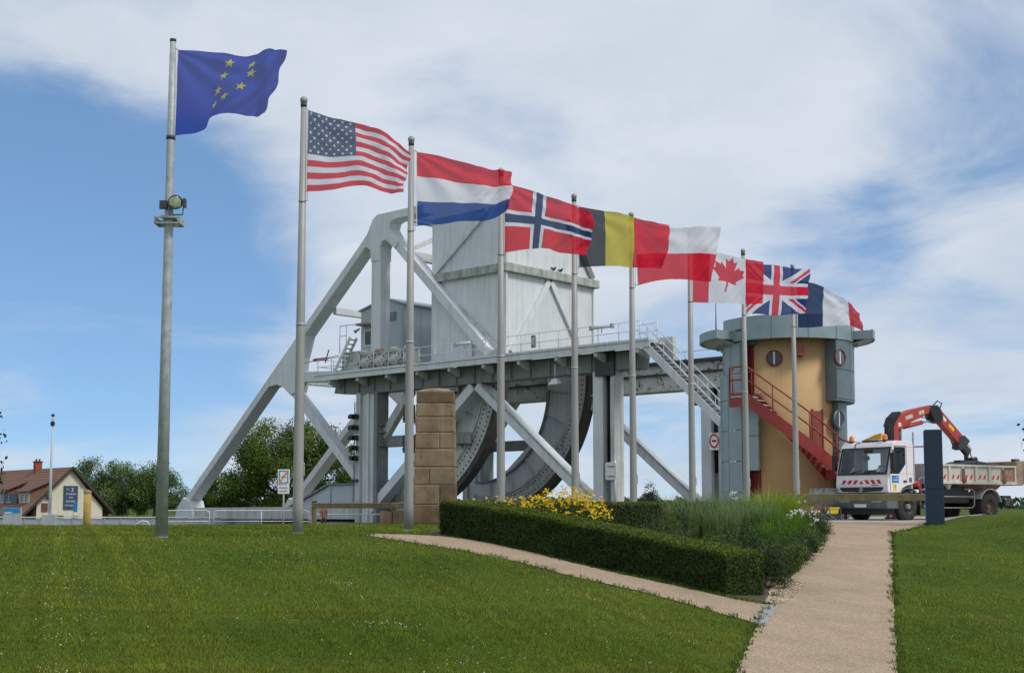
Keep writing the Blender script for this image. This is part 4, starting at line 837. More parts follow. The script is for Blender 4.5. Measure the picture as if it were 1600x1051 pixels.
for k, (x, z, l) in enumerate(((-2.45, 3.72, .42), (-3.15, 3.92, .3))): MB().box((x, .142, z), (l, .004, .13), Matrix.Rotation(R(-16), 3, 'Y').inverted()).build('boom_lettering', 'tipper_white', cr)
MB().bx(-2.0, -1.85, .141, .147, 3.36, 3.5).build('boom_sticker', 'sign_white', cr)
for pts in ([(-3.8, .1, 4.15), (-4.05, .15, 4.38), (-4.3, .15, 4.3), (-4.25, .1, 4.1)], [(-1.4, .15, 3.4), (-1.25, .18, 3.1), (-1.4, .15, 2.7)], [(-4.95, .1, 3.2), (-4.75, .14, 3.0), (-4.85, .14, 2.8), (-5.1, .1, 2.85)], [(-6.0, .05, 2.6), (-6.05, .08, 2.35), (-5.85, .05, 2.2)], [(-3.1, .1, 3.75), (-3.4, .14, 3.72), (-3.7, .1, 4.0)]): MB().tube([Vector(pts[0]).lerp(Vector(pts[1]), t) if False else Vector(p) for p in pts for t in (0,)], .022, 6).build('hose', 'black', cr)
gr = MB().cyl((-5.85, 0, 2.16), (-5.85, 0, 2.55), .085, n=10).build('grab_rotator', 'dark_metal', cr); MB().cyl((-6.0, .05, 2.24), (-6.35, .05, 2.28), .09, n=12).build('grab_motor', 'black', gr)
for s in (1, -1): MB().prism([(-5.85, 2.2), (-5.85 + s * .5, 2.16), (-5.85 + s * .95, 2.02), (-5.85 + s * 1.05, 1.8), (-5.85 + s * .6, 1.5), (-5.85 + s * .05, 1.45)], sideP, -.45, .45).build('grab_shell', 'tarp_dark', gr, bevel=.03)
MB().bx(-6.4, -5.3, -.15, .15, 2.12, 2.22).build('grab_frame', 'dark_metal', gr)
# yellow bucket and cone-like marker under the nose
t = thing('yellow_crate', 'small yellow crate on the road in front of the truck bumper', 'crate', (11.2, 45.0, .03), .4); MB().add([(-.16, -.12, 0), (.16, -.12, 0), (.16, .12, 0), (-.16, .12, 0), (-.2, -.15, .2), (.2, -.15, .2), (.2, .15, .2), (-.2, .15, .2)], [(3, 2, 1, 0), (0, 1, 5, 4), (1, 2, 6, 5), (2, 3, 7, 6), (3, 0, 4, 7)]).build('body', 'yellow', t); MB().bx(-.22, .22, -.17, -.151, .18, .22).bx(-.22, .22, .151, .17, .18, .22).build('rim', 'yellow', t); t.location.z = .25
MB().bx(-.18, .18, -.13, .13, -.22, -.005).build('stand', 'dark_metal', t)
t = thing('warning_board', 'low red and white striped board under the truck', 'marker board', (14.6, 49.5, .03), .3); MB().bx(-.25, .25, -.02, .02, .05, .5).build('board', 'sign_white', t)
for k in range(2): MB().prism([(-.22 + k * .24, .06), (-.1 + k * .24, .06), (.02 + k * .2, .48), (-.1 + k * .2, .48)], sideP, -.025, -.021).build('stripe', 'sign_red', t)
MB().bx(-.2, .2, -.15, .15, 0, .05).build('foot', 'black', t)
# ------------------------------------------------------------------ stele, fences, barriers, bollards
st = thing('blue_stele', 'tall dark navy blue information stele at the end of the path', 'stele', (11.62, 35.3, .0), R(-16))
MB().bx(-.24, .24, -.10, .10, .02, .98).build('lower_block', 'stele_blue', st, bevel=.012); MB().bx(-.235, .235, -.10, .10, .985, 2.60).build('upper_block', 'stele_blue', st, bevel=.012)
MB().bx(-.22, .22, -.08, .08, 2.601, 2.615).build('cap', 'dark_metal', st); MB().bx(-.14, .14, -.07, .07, -.05, .02).build('foot', 'galvanised', st); MB().bx(-.255, -.2401, -.09, .09, .05, 2.58).build('edge_strip', 'sign_blue', st)
def rail_fence(name, label, pts, ztop, m, pw=.16, h=.2):
    t = thing(name, label, 'fence', (0, 0, 0))
    for a, b in zip(pts[:-1], pts[1:]): MB().bar((*a, ztop(*a)), (*b, ztop(*b)), .1, h, side=(0, 1, 0)).build('rail', m, t, bevel=.015)
    for p in pts:
        q = MB().bx(p[0] - pw / 2, p[0] + pw / 2, p[1] - .05 + .12, p[1] + .09 + .12, Hs(*p) - .1, ztop(*p) + .12).build('post', 'wood', t, bevel=.015); MB().bx(p[0] - pw / 2 - .01, p[0] + pw / 2 + .01, p[1] - .06 + .12, p[1] + .10 + .12, ztop(*p) + .121, ztop(*p) + .16).build('post_cap', 'dark_metal', q)
rail_fence('timber_rail_fence', 'low brown timber rail fence in front of the left bridge column', [(-6.95, 45), (-3.9, 42.6), (-2.9, 42)], lambda x, y: .53, 'wood', h=.18)
rail_fence('mossy_rail_fence', 'low mossy timber rail fence in front of the truck nose', [(8.6, 40.6), (12.72, 38.55)], lambda x, y: .78, 'wood_moss', .14, .22)
bar0 = None
def barrier(x, y, rz, label):
    t = thing('crowd_barrier', label, 'barrier', (x, y, .03), rz, 'galvanised crowd barriers stacked by the tower')
    MB().tube([(-.95, 0, .15), (-.95, 0, .98), (-.85, 0, 1.08), (.85, 0, 1.08), (.95, 0, .98), (.95, 0, .15)], .02, 6).build('frame', 'barrier_steel', t); MB().tube([(-.95, 0, .2), (.95, 0, .2)], .016, 6).build('bottom_rail', 'barrier_steel', t)
    sl = MB().cyl((0, 0, .2), (0, 0, 1.08), .009, n=5).mesh('bar', 'barrier_steel')
    for k in range(14): b = new_obj('bar', sl, t); b.location = (-.82 + k * .126, 0, 0)
    for s in (-1, 1): MB().tube([(s * .7, -.3, 0), (s * .7, 0, .2), (s * .7, .3, 0)], .018, 6).build('foot', 'barrier_steel', t)
for k, (x, y) in enumerate(((10.62, 46.2), (10.75, 46.0), (10.9, 45.8), (11.05, 45.6))):
    barrier(x + .25, y - .4, R(62), 'grey tubular crowd barrier by the truck nose, ' + ('backmost', 'second from back', 'third from back', 'frontmost')[k] + ' of the stack')
for x, y, lab in ((9.15, 47.6, 'beside the lower red door'), (10.35, 47.0, 'in front of the ochre tower wall')):
    t = thing('bollard_light', 'short bollard light with dark cap ' + lab, 'bollard', (x, y, .02), 0, 'bollard lights by the tower')
    MB().bx(-.11, .11, -.11, .11, 0, .6).build('post', 'wood', t, bevel=.01); MB().bx(-.1, .1, -.1, .1, .601, .8).build('lantern', 'glass_clear', t); MB().add([(-.16, -.16, .8), (.16, -.16, .8), (.16, .16, .8), (-.16, .16, .8), (-.06, -.06, .92), (.06, -.06, .92), (.06, .06, .92), (-.06, .06, .92)], [(3, 2, 1, 0), (4, 5, 6, 7), (0, 1, 5, 4), (1, 2, 6, 5), (2, 3, 7, 6), (3, 0, 4, 7)]).build('cap', 'dark_metal', t)
    for a in (-.09, .09):
        for b in (-.09, .09): MB().bx(a - .012, a + .012, b - .012, b + .012, .6, .8).build('lantern_bar', 'dark_metal', t)
# ------------------------------------------------------------------ stone pier
pier = thing('stone_pier', 'weathered brown stone pier standing before the bridge quadrant', 'pier', (-2.26, 38, 0))
zc = 0.0; hs_ = [.56, .57, .52, .53, .48, .46, .40, .36]
for k, hh in enumerate(hs_):
    w = 1.26 - .17 * (zc / 4.0); nb = 2 if k in (1, 2, 4) else 1; sp = [-w / 2, -w / 2 + w * (.37 if k == 2 else .62), w / 2] if nb == 2 else [-w / 2, w / 2]
    for a, b in zip(sp[:-1], sp[1:]):
        j = random.uniform(-.008, .008); MB().bx(a + .007, b - .007, -w / 2 + j, w / 2 + j, zc + .008, zc + hh - .008).build('stone', 'stone_dark' if k == 7 else random.choice(['stone', 'stone', 'stone_dark']), pier, bevel=.028)
    MB().bx(-w / 2 + .03, w / 2 - .03, -w / 2 + .03, w / 2 - .03, zc, zc + hh).build('mortar_core', 'stone', pier)
    zc += hh
MB().lathe([(0, zc + .13), (.2, zc + .12), (.5, zc + .07), (.68, zc + .01), (.74, zc - .02)], n=4, a0=45, a1=405).build('weathered_cap', 'stone', pier, bevel=.02)
for z in (2.35, 3.3 - .05):
    p = [(-.62, z - .26), (-.62, z + .26), (-.98, z + .26)]
    for k in range(5): zz = z + .26 - k * .104; p += [(-1.0, zz - .02), (-.965, zz - .052), (-1.0, zz - .084)]
    p += [(-.98, z - .26)]; MB().prism(p, sideP, -.05, .05).build('toothed_plate', 'bronze', pier)
t = thing('plinth_wall', 'low brown stone plinth beside the stone pier', 'wall', (-3.35, 38.2, 0))
for k in range(3): MB().bx(-.55 + k * .37, -.2 + k * .37, -.2, .2, -.2, .36).build('stone', 'stone', t, bevel=.015)

# ------------------------------------------------------------------ flagpoles and flags
POLES = dict(EU=(-5.85, 21.48), US=(-4.07, 24.43), NL=(-2.18, 27.13), NO=(-0.26, 29.76), BE=(1.59, 32.26), PL=(3.25, 34.34), CA=(5.16, 36.7), UK=(7.19, 39.31), FR=(9.28, 41.85))
EDGE = {
'EU': ([(0.09, 8.35), (0.64, 8.37), (1.24, 8.36), (1.62, 8.45), (1.95, 8.48)], [(0.07, 6.84), (0.54, 6.97), (0.71, 7.23), (1.32, 7.27), (1.57, 7.34)]),
'US': ([(0.09, 8.22), (0.57, 8.1), (1.07, 8.01), (1.64, 7.82), (2.13, 7.52)], [(0.08, 6.6), (0.58, 6.66), (1.11, 6.77), (1.62, 6.68), (1.95, 6.66)]),
'NL': ([(0.12, 8.15), (0.8, 8.05), (1.51, 7.9), (1.91, 7.82), (2.25, 7.83)], [(0.14, 6.52), (0.67, 6.59), (1.16, 6.67), (1.66, 6.7), (2.11, 6.94)]),
'NO': ([(0.1, 8.13), (0.73, 7.98), (1.23, 7.85), (1.83, 7.66), (2.27, 7.46)], [(0.09, 6.46), (0.65, 6.57), (1.04, 6.6), (1.51, 6.5), (2.11, 6.49)]),
'BE': ([(0.14, 8.16), (0.65, 8.1), (1.16, 8.04), (1.84, 7.9), (2.57, 7.8)], [(0.13, 6.58), (0.64, 6.63), (1.2, 6.65), (1.75, 6.64), (2.33, 6.63)]),
'PL': ([(0.1, 8.17), (0.61, 8.14), (1.25, 8.11), (1.9, 8.18), (2.59, 8.17)], [(0.18, 6.48), (0.69, 6.62), (1.18, 6.69), (1.7, 6.67), (2.29, 6.66)]),
'CA': ([(0.1, 8.12), (0.64, 7.94), (1.23, 7.81), (1.72, 7.72), (2.3, 7.66)], [(0.08, 6.39), (0.56, 6.39), (1.11, 6.39), (1.7, 6.39), (2.24, 6.42)]),
'UK': ([(0.1, 8.1), (0.61, 8.02), (1.14, 8.02), (1.67, 7.92), (2.25, 7.94)], [(0.08, 6.45), (0.5, 6.46), (1.0, 6.42), (1.6, 6.48), (2.05, 6.53)]),
'FR': ([(0.16, 7.95), (0.76, 7.86), (1.39, 7.6), (1.98, 7.3), (2.32, 6.9)], [(0.16, 6.37), (0.73, 6.4), (1.37, 6.47), (2.01, 6.48), (2.53, 6.3)])}
RED, WHT, BLU = (.80, .016, .045), (.88, .89, .95), (.012, .06, .27)
def paint(u, v, bg): c = np.empty(u.shape + (3,)); c[:] = bg; return c
def star(u, v, cx, cy, r, asp):
    x = (u - cx) * asp; y = -(v - cy); rr = np.hypot(x, y); a = np.degrees(np.arctan2(x, y)); a = np.abs((a + 36) % 72 - 36) * np.pi / 180
    px, py = rr * np.cos(a), rr * np.sin(a); bx, by = .382 * r * math.cos(R(36)), .382 * r * math.sin(R(36)); return ((bx - r) * py - by * (px - r)) >= 0
def f_EU(u, v):
    c = paint(u, v, (.030, .070, .46))
    for cx, cy in ((.40, .14), (.385, .31), (.375, .53), (.39, .74), (.50, .70), (.60, .55), (.64, .34), (.61, .18)): c[star(u, v, cx, cy, .07, 1.5)] = (.66, .62, .03)
    return c
def f_US(u, v):
    c = paint(u, v, WHT); c[(np.floor(v * 13).astype(int) % 2) == 0] = (.80, .03, .06); k = (u < .47) & (v < 7 / 13); c[k] = (.075, .11, .21)
    for r in range(9):
        for q in range(6 if r % 2 == 0 else 5): c[star(u, v, (.03 + .08 * q + (.04 if r % 2 else 0)) * .98, .033 + r * .0585, .024, 1.45)] = WHT
    return c
def f_NL(u, v): c = paint(u, v, WHT); c[v < .333] = RED; c[v > .667] = (.018, .085, .36); return c
def f_NO(u, v):
    c = paint(u, v, (.80, .022, .05)); x = u * 22; y = v * 16; w = ((x > 6) & (x < 10)) | ((y > 6) & (y < 10)); c[w] = WHT; b = ((x > 7) & (x < 9)) | ((y > 7) & (y < 9)); c[b] = (.018, .055, .17); return c
def f_BE(u, v): c = paint(u, v, (.64, .62, .03)); c[:] = (.66, .56, .04); c[u < .333] = (.035, .04, .055); c[u > .667] = (.80, .015, .05); return c
def f_PL(u, v): c = paint(u, v, WHT); c[v > .5] = (.80, .018, .045); return c
LEAF = [(0, 1), (.13, .75), (.3, .83), (.22, .38), (.45, .63), (.5, .5), (.77, .55), (.68, .28), (.8, .2), (.42, -.12), (.47, -.28), (.05, -.22), (.045, -.7)]
def f_CA(u, v):
    c = paint(u, v, WHT); c[(u < .25) | (u > .75)] = (.80, .022, .05); x = (u - .5) * 1.6; y = -(v - .46); ca, sa_ = math.cos(.16), math.sin(.16); x, y = x * ca - y * sa_, x * sa_ + y * ca
    P = [(a * .44, b * .44) for a, b in LEAF] + [(-a * .44, b * .44) for a, b in reversed(LEAF[1:])]; c[inpoly(P, x, y)] = (.80, .022, .05); return c
def f_UK(u, v):
    c = paint(u, v, (.025, .05, .22)); x = u * 60; y = v * 30
    for s in (1, -1):
        yy = y if s == 1 else 30 - y; d = (x / 60 - yy / 30) * 60 * 30 / math.hypot(60, 30)
        c[np.abs(d) < 3] = WHT
    for s in (1, -1):
        yy = y if s == 1 else 30 - y; d = (x / 60 - yy / 30) * 60 * 30 / math.hypot(60, 30); left = x < 30
        k = np.where(left, (d > -2) & (d < 0), (d > 0) & (d < 2)) if s == 1 else np.where(left, (d > -2) & (d < 0), (d > 0) & (d < 2)); c[k] = (.80, .02, .05)
    c[(np.abs(x - 30) < 5) | (np.abs(y - 15) < 5)] = WHT; c[(np.abs(x - 30) < 3) | (np.abs(y - 15) < 3)] = (.80, .02, .05); return c
def f_FR(u, v): c = paint(u, v, WHT); c[u < .38] = (.012, .03, .12); c[u > .74] = (.70, .012, .03); return c
FL = dict(EU=(f_EU, 'blue flag with a ring of yellow stars', 'the tallest galvanised pole with the floodlight', 1.0),
          US=(f_US, 'flag of red and white stripes with starred blue canton', 'the pole under the striped starred flag', .8),
          NL=(f_NL, 'flag with horizontal red white and blue bands', 'the pole under the red white and blue banded flag', .8),
          NO=(f_NO, 'red flag with blue and white cross', 'the pole under the red flag with blue cross', .7),
          BE=(f_BE, 'flag with vertical black yellow and red bands', 'the pole under the black yellow and red flag', .6),
          PL=(f_PL, 'flag with white upper and red lower half', 'the pole under the white and red flag', .5),
          CA=(f_CA, 'white flag with red maple leaf and red ends', 'the pole under the maple leaf flag', .3),
          UK=(f_UK, 'blue flag with red and white crosses over diagonals', 'the pole under the blue flag with crosses', .5),
          FR=(f_FR, 'flag with vertical blue white and red bands', 'the rightmost pole in front of the tower', .6))
def spline(pts, t):
    pts = np.array(pts, float); n = len(pts) - 1; P = np.vstack([2 * pts[0] - pts[1], pts, 2 * pts[-1] - pts[-2]]); x = np.clip(t * n, 0, n - 1e-6); i = x.astype(int); f = (x - i)[:, None]
    p0, p1, p2, p3 = P[i], P[i + 1], P[i + 2], P[i + 3]; return .5 * (2 * p1 + (p2 - p0) * f + (2 * p0 - 5 * p1 + 4 * p2 - p3) * f ** 2 + (3 * p1 - p0 - 3 * p2 + p3) * f ** 3)
def make_flag(k, seed):
    fn, lab, plab, amp = FL[k]; px, py = POLES[k]; z0 = Hs(px, py); nu, nv = 190, 124; r_ = np.random.default_rng(seed)
    U, V = np.meshgrid(np.linspace(0, 1, nu + 1), np.linspace(0, 1, nv + 1)); T = spline(EDGE[k][0], U[0]); B = spline(EDGE[k][1], U[0])
    A = T[None, :, 0] * (1 - V) + B[None, :, 0] * V; Z = T[None, :, 1] * (1 - V) + B[None, :, 1] * V
    ph = r_.uniform(0, 6.28, 6)
    # wind folds: long travelling waves, diagonal tension creases from the upper hoist, a flapping fly end
    g = U ** .8
    D = amp * g * (.13 * np.sin(2 * np.pi * (1.35 * U + .35 * V) + ph[0]) + .06 * np.sin(2 * np.pi * (2.9 * U - .8 * V) + ph[1]) + .03 * np.sin(2 * np.pi * (5.2 * U + 1.7 * V) + ph[2]))
    fan = np.arctan2(V + .02, U + .06); rad = np.hypot(U, V); D += amp * .034 * np.sin(fan * 13 + ph[3]) * np.exp(-((rad - .45) / .35) ** 2)
    D += .010 * np.sin(2 * np.pi * (9 * U + 4 * V) + ph[4]) * g + .03 * amp * U ** 4 * np.sin(2 * np.pi * 2.5 * V + ph[5])
    # sharp pulled creases
    for j, (ku, kv, q) in enumerate(((2.1, 1.3, .020), (3.4, -1.9, .014), (1.2, 3.1, .012))): D += amp * q * g * (1 - np.abs(np.sin(np.pi * (ku * U + kv * V) + ph[j] + .25 * np.sin(5 * V + 3 * U)))) ** 2.2
    A = A + amp * .10 * U ** 3 * np.sin(np.pi * V) * (1 if k in ('NO', 'BE', 'UK', 'NL') else .3) - .05 * amp * U ** 6 * np.sin(np.pi * 2.3 * V + ph[5]) ** 2
    Z = Z + amp * .02 * g * np.sin(2 * np.pi * (1.4 * U + .3 * V) + ph[0] + 1)
    ca, sa_ = math.cos(.2), math.sin(.2); X = A * ca - D * sa_; Y = A * sa_ + D * ca
    vs = np.stack([X, Y, Z - z0], -1).reshape(-1, 3); i = np.arange((nu + 1) * (nv + 1)).reshape(nv + 1, nu + 1)
    f = np.stack([i[:-1, :-1], i[1:, :-1], i[1:, 1:], i[:-1, 1:]], -1).reshape(-1, 4)
    me = bpy.data.meshes.new('cloth'); me.from_pydata(vs.tolist(), [], f.tolist()); me.polygons.foreach_set('use_smooth', [True] * len(f))
    uc = ((U[:-1, :-1] + U[1:, 1:]) / 2); vc = ((V[:-1, :-1] + V[1:, 1:]) / 2); c = fn(uc, vc).reshape(-1, 3); c4 = np.ones((len(c), 4), np.float32); c4[:, :3] = c
    a = me.attributes.new('Col', 'FLOAT_COLOR', 'FACE'); a.data.foreach_set('color', c4.ravel()); me.materials.append(M['cloth'])
    t = thing('flag', lab + ' streaming to the right', 'flag', (px, py, z0), 0, 'row of national flags'); new_obj('cloth', me, t)
    hb = MB(); tp_, bt = vs.reshape(nv + 1, nu + 1, 3)[0, 0], vs.reshape(nv + 1, nu + 1, 3)[-1, 0]
    hb.bar(tuple(tp_ + np.array([-.012, 0, 0])), tuple(bt + np.array([-.012, 0, 0])), .03, .012); hb.build('header_tape', 'sign_white', t)
    for q in (tp_, bt): MB().tube([(0, -.0, q[2]), (q[0] * .6, 0, q[2] + .02), tuple(q)], .008, 5).build('clip', 'dark_metal', t)
    # pole
    p = thing('flagpole', ('tall galvanised mast carrying the blue starred flag and a floodlight' if k == 'EU' else 'grey tapered flagpole, ' + plab), 'flagpole', (px, py, z0), 0, 'flagpoles in a receding row')
    if k == 'EU':
        MB().tube([(0, 0, -.05), (0, 0, 3.4), (0, 0, 6.8), (0, 0, 8.5)], [.105, .088, .066, .052], 18).build('shaft', 'galvanised', p); MB().cyl((0, 0, 6.78), (0, 0, 6.84), .078, n=18).build('collar', 'dark_metal', p); MB().cyl((0, 0, 8.5), (0, 0, 8.55), .055, n=14).build('cap', 'dark_metal', p); MB().cyl((0, 0, -.02), (0, 0, .02), .125, .115, 18).build('base_sleeve', 'galvanised', p)
    else:
        MB().tube([(0, 0, -.05), (0, 0, .5), (0, 0, 4.0), (0, 0, 8.32)], [.105, .10, .085, .055], 18).build('shaft', 'pole_alu', p); MB().sphere((0, 0, 8.42), .075, 14, 10).build('finial', 'pole_alu', p); MB().cyl((0, 0, 8.28), (0, 0, 8.36), .062, n=14).build('neck', 'dark_metal', p)
        MB().cyl((0, 0, 3.98), (0, 0, 4.02), .092, n=18).build('joint_ring', 'galvanised', p); MB().tube([(.07 * math.cos(a), .07 * math.sin(a), 6.42 + .03 * math.sin(a)) for a in np.linspace(0, 6.28, 13)], .01, 5).build('halyard_ring', 'dark_metal', p)
        MB().tube([(.075, -.03, 8.2), (.1, -.05, 6.4)], .006, 4).build('halyard', 'concrete', p); MB().cyl((0, 0, -.02), (0, 0, .025), .118, n=18).build('base_sleeve', 'pole_alu', p); MB().bx(.09, .115, -.03, .03, 1.1, 1.35).build('cleat_door', 'galvanised', p)
for n_, k_ in enumerate(POLES): make_flag(k_, 40 + n_)
fx, fy = POLES['EU']; fz = Hs(fx, fy)
fl = thing('pole_floodlight', 'round dark floodlight on a bracket of the leftmost flagpole', 'floodlight', (fx, fy, fz + 5.35))
MB().bx(-.2, .22, -.16, -.13, .035, .06).bx(-.2, .22, -.16, -.13, -.06, -.035).bx(-.2, .22, .13, .16, -.06, .06).bx(-.21, -.19, -.16, .16, -.06, .06).bx(.21, .23, -.16, .16, -.06, .06).build('bracket_frame', 'galvanised', fl); MB().bx(-.12, .12, -.13, .13, .061, .09).build('bracket_plate', 'galvanised', fl)
MB().tube([(.02, -.1, .1), (.26, -.1, .1), (.27, -.1, .25)], .012, 5).build('stirrup', 'dark_metal', fl)
fr_ = Matrix.Rotation(R(25), 3, 'Z') @ Matrix.Rotation(R(90), 3, 'X')
h_ = MB().lathe([(0, -.14), (.07, -.13), (.10, -.02), (.12, .05), (.125, .09), (.112, .09)], (.13, -.14, .29), 20, rot=fr_).build('housing', 'dark_metal', fl)
MB().lathe([(0, .082), (.09, .086), (.113, .076)], (.13, -.14, .29), 20, rot=fr_).build('lens', 'lens_green', h_) if 'lens_green' in M else MB().lathe([(0, .082), (.09, .086), (.113, .076)], (.13, -.14, .29), 20, rot=fr_).build('lens', 'glass_dark', h_)
MB().lathe([(0, .04), (.108, .05)], (.13, -.14, .29), 20, rot=fr_).build('reflector', 'galvanised', h_); MB().bx(-.13, .0, -.14, -.08, .2, .34).build('gear_box', 'dark_metal', fl); MB().bx(.28, .32, -.2, -.08, .22, .36).build('side_clip', 'dark_metal', fl)

# ------------------------------------------------------------------ hedges and planting
def sn(x, y, f=1.): return (np.sin(1.7 * f * x + .6 * f * y + 1) + np.sin(-.9 * f * x + 1.9 * f * y + 2.3) + np.sin(2.9 * f * x + 1.1 * f * y + .4) * .6 + np.sin(.7 * f * x - 3.3 * f * y + 4) * .6) / 3.2
def hedge(name, label, line, wd, ht, n, dark=(.040, .070, .013), top=(.12, .165, .018), lsz=.045):
    t = thing(name, label, 'hedge', (0, 0, 0)); line = [np.array(p, float) for p in line]; L = sum(np.linalg.norm(b - a) for a, b in zip(line[:-1], line[1:]))
    def pt(s):
        for a, b in zip(line[:-1], line[1:]):
            d = np.linalg.norm(b - a)
            if s <= d or b is line[-1]: return a + (b - a) * s / d, (b - a) / d
            s -= d
    mb = MB(); m = int(L / .3); ring = []
    for i in range(m + 1):
        p, d = pt(L * i / m); nrm = np.array([-d[1], d[0]])
        for a, z in ((-.5, -.1), (-.5, .5), (-.46, 1), (.46, 1), (.5, .5), (.5, -.1)):
            q = p + nrm * a * (wd - .1); ring.append((q[0], q[1], Hs(*p) + z * (ht - .05)))
    fs = [(i * 6 + q, (i + 1) * 6 + q, (i + 1) * 6 + (q + 1) % 6, i * 6 + (q + 1) % 6) for i in range(m) for q in range(6)] + [(5, 4, 3, 2, 1, 0), tuple(m * 6 + q for q in range(6))]
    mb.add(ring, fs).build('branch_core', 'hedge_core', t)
    # leaves over the clipped faces
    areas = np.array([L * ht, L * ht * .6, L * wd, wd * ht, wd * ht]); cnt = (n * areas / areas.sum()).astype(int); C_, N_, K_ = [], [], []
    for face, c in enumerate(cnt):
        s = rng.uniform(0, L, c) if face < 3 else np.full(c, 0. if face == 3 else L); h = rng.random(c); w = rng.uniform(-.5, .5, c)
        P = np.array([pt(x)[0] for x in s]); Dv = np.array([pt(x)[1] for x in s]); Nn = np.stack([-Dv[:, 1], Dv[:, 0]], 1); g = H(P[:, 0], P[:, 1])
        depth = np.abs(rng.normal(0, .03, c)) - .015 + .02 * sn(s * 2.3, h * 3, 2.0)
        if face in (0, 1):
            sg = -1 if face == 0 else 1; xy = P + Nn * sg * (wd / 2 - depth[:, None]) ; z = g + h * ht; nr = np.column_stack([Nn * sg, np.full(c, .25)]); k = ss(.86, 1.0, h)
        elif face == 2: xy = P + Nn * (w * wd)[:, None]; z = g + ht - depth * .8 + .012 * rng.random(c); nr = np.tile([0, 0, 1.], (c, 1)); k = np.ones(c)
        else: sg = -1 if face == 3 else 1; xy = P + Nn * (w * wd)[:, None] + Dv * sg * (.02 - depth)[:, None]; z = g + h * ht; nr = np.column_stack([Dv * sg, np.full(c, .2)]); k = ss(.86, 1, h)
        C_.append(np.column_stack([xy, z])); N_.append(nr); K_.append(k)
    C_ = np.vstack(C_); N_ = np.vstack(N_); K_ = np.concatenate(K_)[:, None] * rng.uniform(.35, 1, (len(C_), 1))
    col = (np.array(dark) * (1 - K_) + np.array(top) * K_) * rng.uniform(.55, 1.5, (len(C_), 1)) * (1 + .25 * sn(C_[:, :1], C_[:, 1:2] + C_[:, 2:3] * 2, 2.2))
    new_obj('clipped_leaves', leaves(C_, N_, lsz, .42, col, .75), t)['kind'] = 'stuff'
off = np.array([.74, .675]) * .42
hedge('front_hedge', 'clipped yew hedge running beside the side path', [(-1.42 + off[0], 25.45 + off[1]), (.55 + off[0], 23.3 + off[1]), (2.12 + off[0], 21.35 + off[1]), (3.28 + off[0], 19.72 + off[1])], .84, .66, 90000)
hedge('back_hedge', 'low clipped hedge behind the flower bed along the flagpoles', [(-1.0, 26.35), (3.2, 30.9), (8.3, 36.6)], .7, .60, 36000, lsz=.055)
def grass_mesh(cx, cy, n, rad, h, col, spread=.5, w=.008, var=.35, stiff=1., tip=None):
    a = rng.uniform(0, 6.283, n); r = rad * np.sqrt(rng.random(n)) * .5; bx = cx + r * np.cos(a); by = cy + r * np.sin(a); bz = H(bx, by); hh = h * rng.uniform(.55, 1.1, n); b = a + rng.normal(0, .5, n); lean = spread * rng.random(n) * hh
    P0 = np.column_stack([bx, by, bz]); P1 = P0 + np.column_stack([np.cos(b) * lean * .35, np.sin(b) * lean * .35, hh * .62]); P2 = P0 + np.column_stack([np.cos(b) * lean, np.sin(b) * lean, hh * (1 - .35 * spread * rng.random(n) / stiff)])
    ang = rng.uniform(0, 6.283, n); W = np.column_stack([np.cos(ang), np.sin(ang), np.zeros(n)]) * w * .5
    q1 = np.stack([P0 - W, P0 + W, P1 + W * .9, P1 - W * .9], 1); q2 = np.stack([P1 - W * .9, P1 + W * .9, P2 + W * .15, P2 - W * .15], 1); c = fcol(col, n, var, .3)
    c2 = c if tip is None else c * .4 + np.array(tip) * .6; return np.concatenate([q1, q2]), np.concatenate([c, c2])
def grass_clump(name, label, cat, x, y, rad, h, n, col, group, **k):
    t = thing(name, label, cat, (0, 0, 0), 0, group); q, c = grass_mesh(x, y, n, rad, h, col, **k); new_obj('blades', np_mesh('blades', q, 4, c, 'leaf'), t); return t
def shrub(name, label, x, y, rad, h, n, col, group, lsz=.05, asp=.35, up=1.2, var=.35):
    t = thing(name, label, 'shrub', (0, 0, 0), 0, group); z = Hs(x, y); k = 14; cc = rng.normal(0, 1, (k, 3)); cc /= np.linalg.norm(cc, axis=1, keepdims=True); cc[:, 2] = np.abs(cc[:, 2]); cc *= rng.uniform(.45, .85, (k, 1)); i = rng.integers(0, k, n)
    d = cc[i] + rng.normal(0, .17, (n, 3)); d[:, 2] = np.abs(d[:, 2]); P = np.column_stack([x + d[:, 0] * rad, y + d[:, 1] * rad, z + .05 + d[:, 2] * h]); c = fcol(col, n, var, .2) * (1 + .3 * rng.normal(0, .5, k)[i])[:, None]
    new_obj('foliage', leaves(P, d + np.array([0, 0, .4]), lsz, asp, np.clip(c, .003, 1), .8, up=up), t)
    mb = MB()
    for j in range(6): mb.tube([(x, y, z), tuple(np.array([x, y, z]) + np.array([cc[j][0] * rad, cc[j][1] * rad, cc[j][2] * h]))], [.015, .004], 5)
    mb.build('stems', 'bark', t); return t
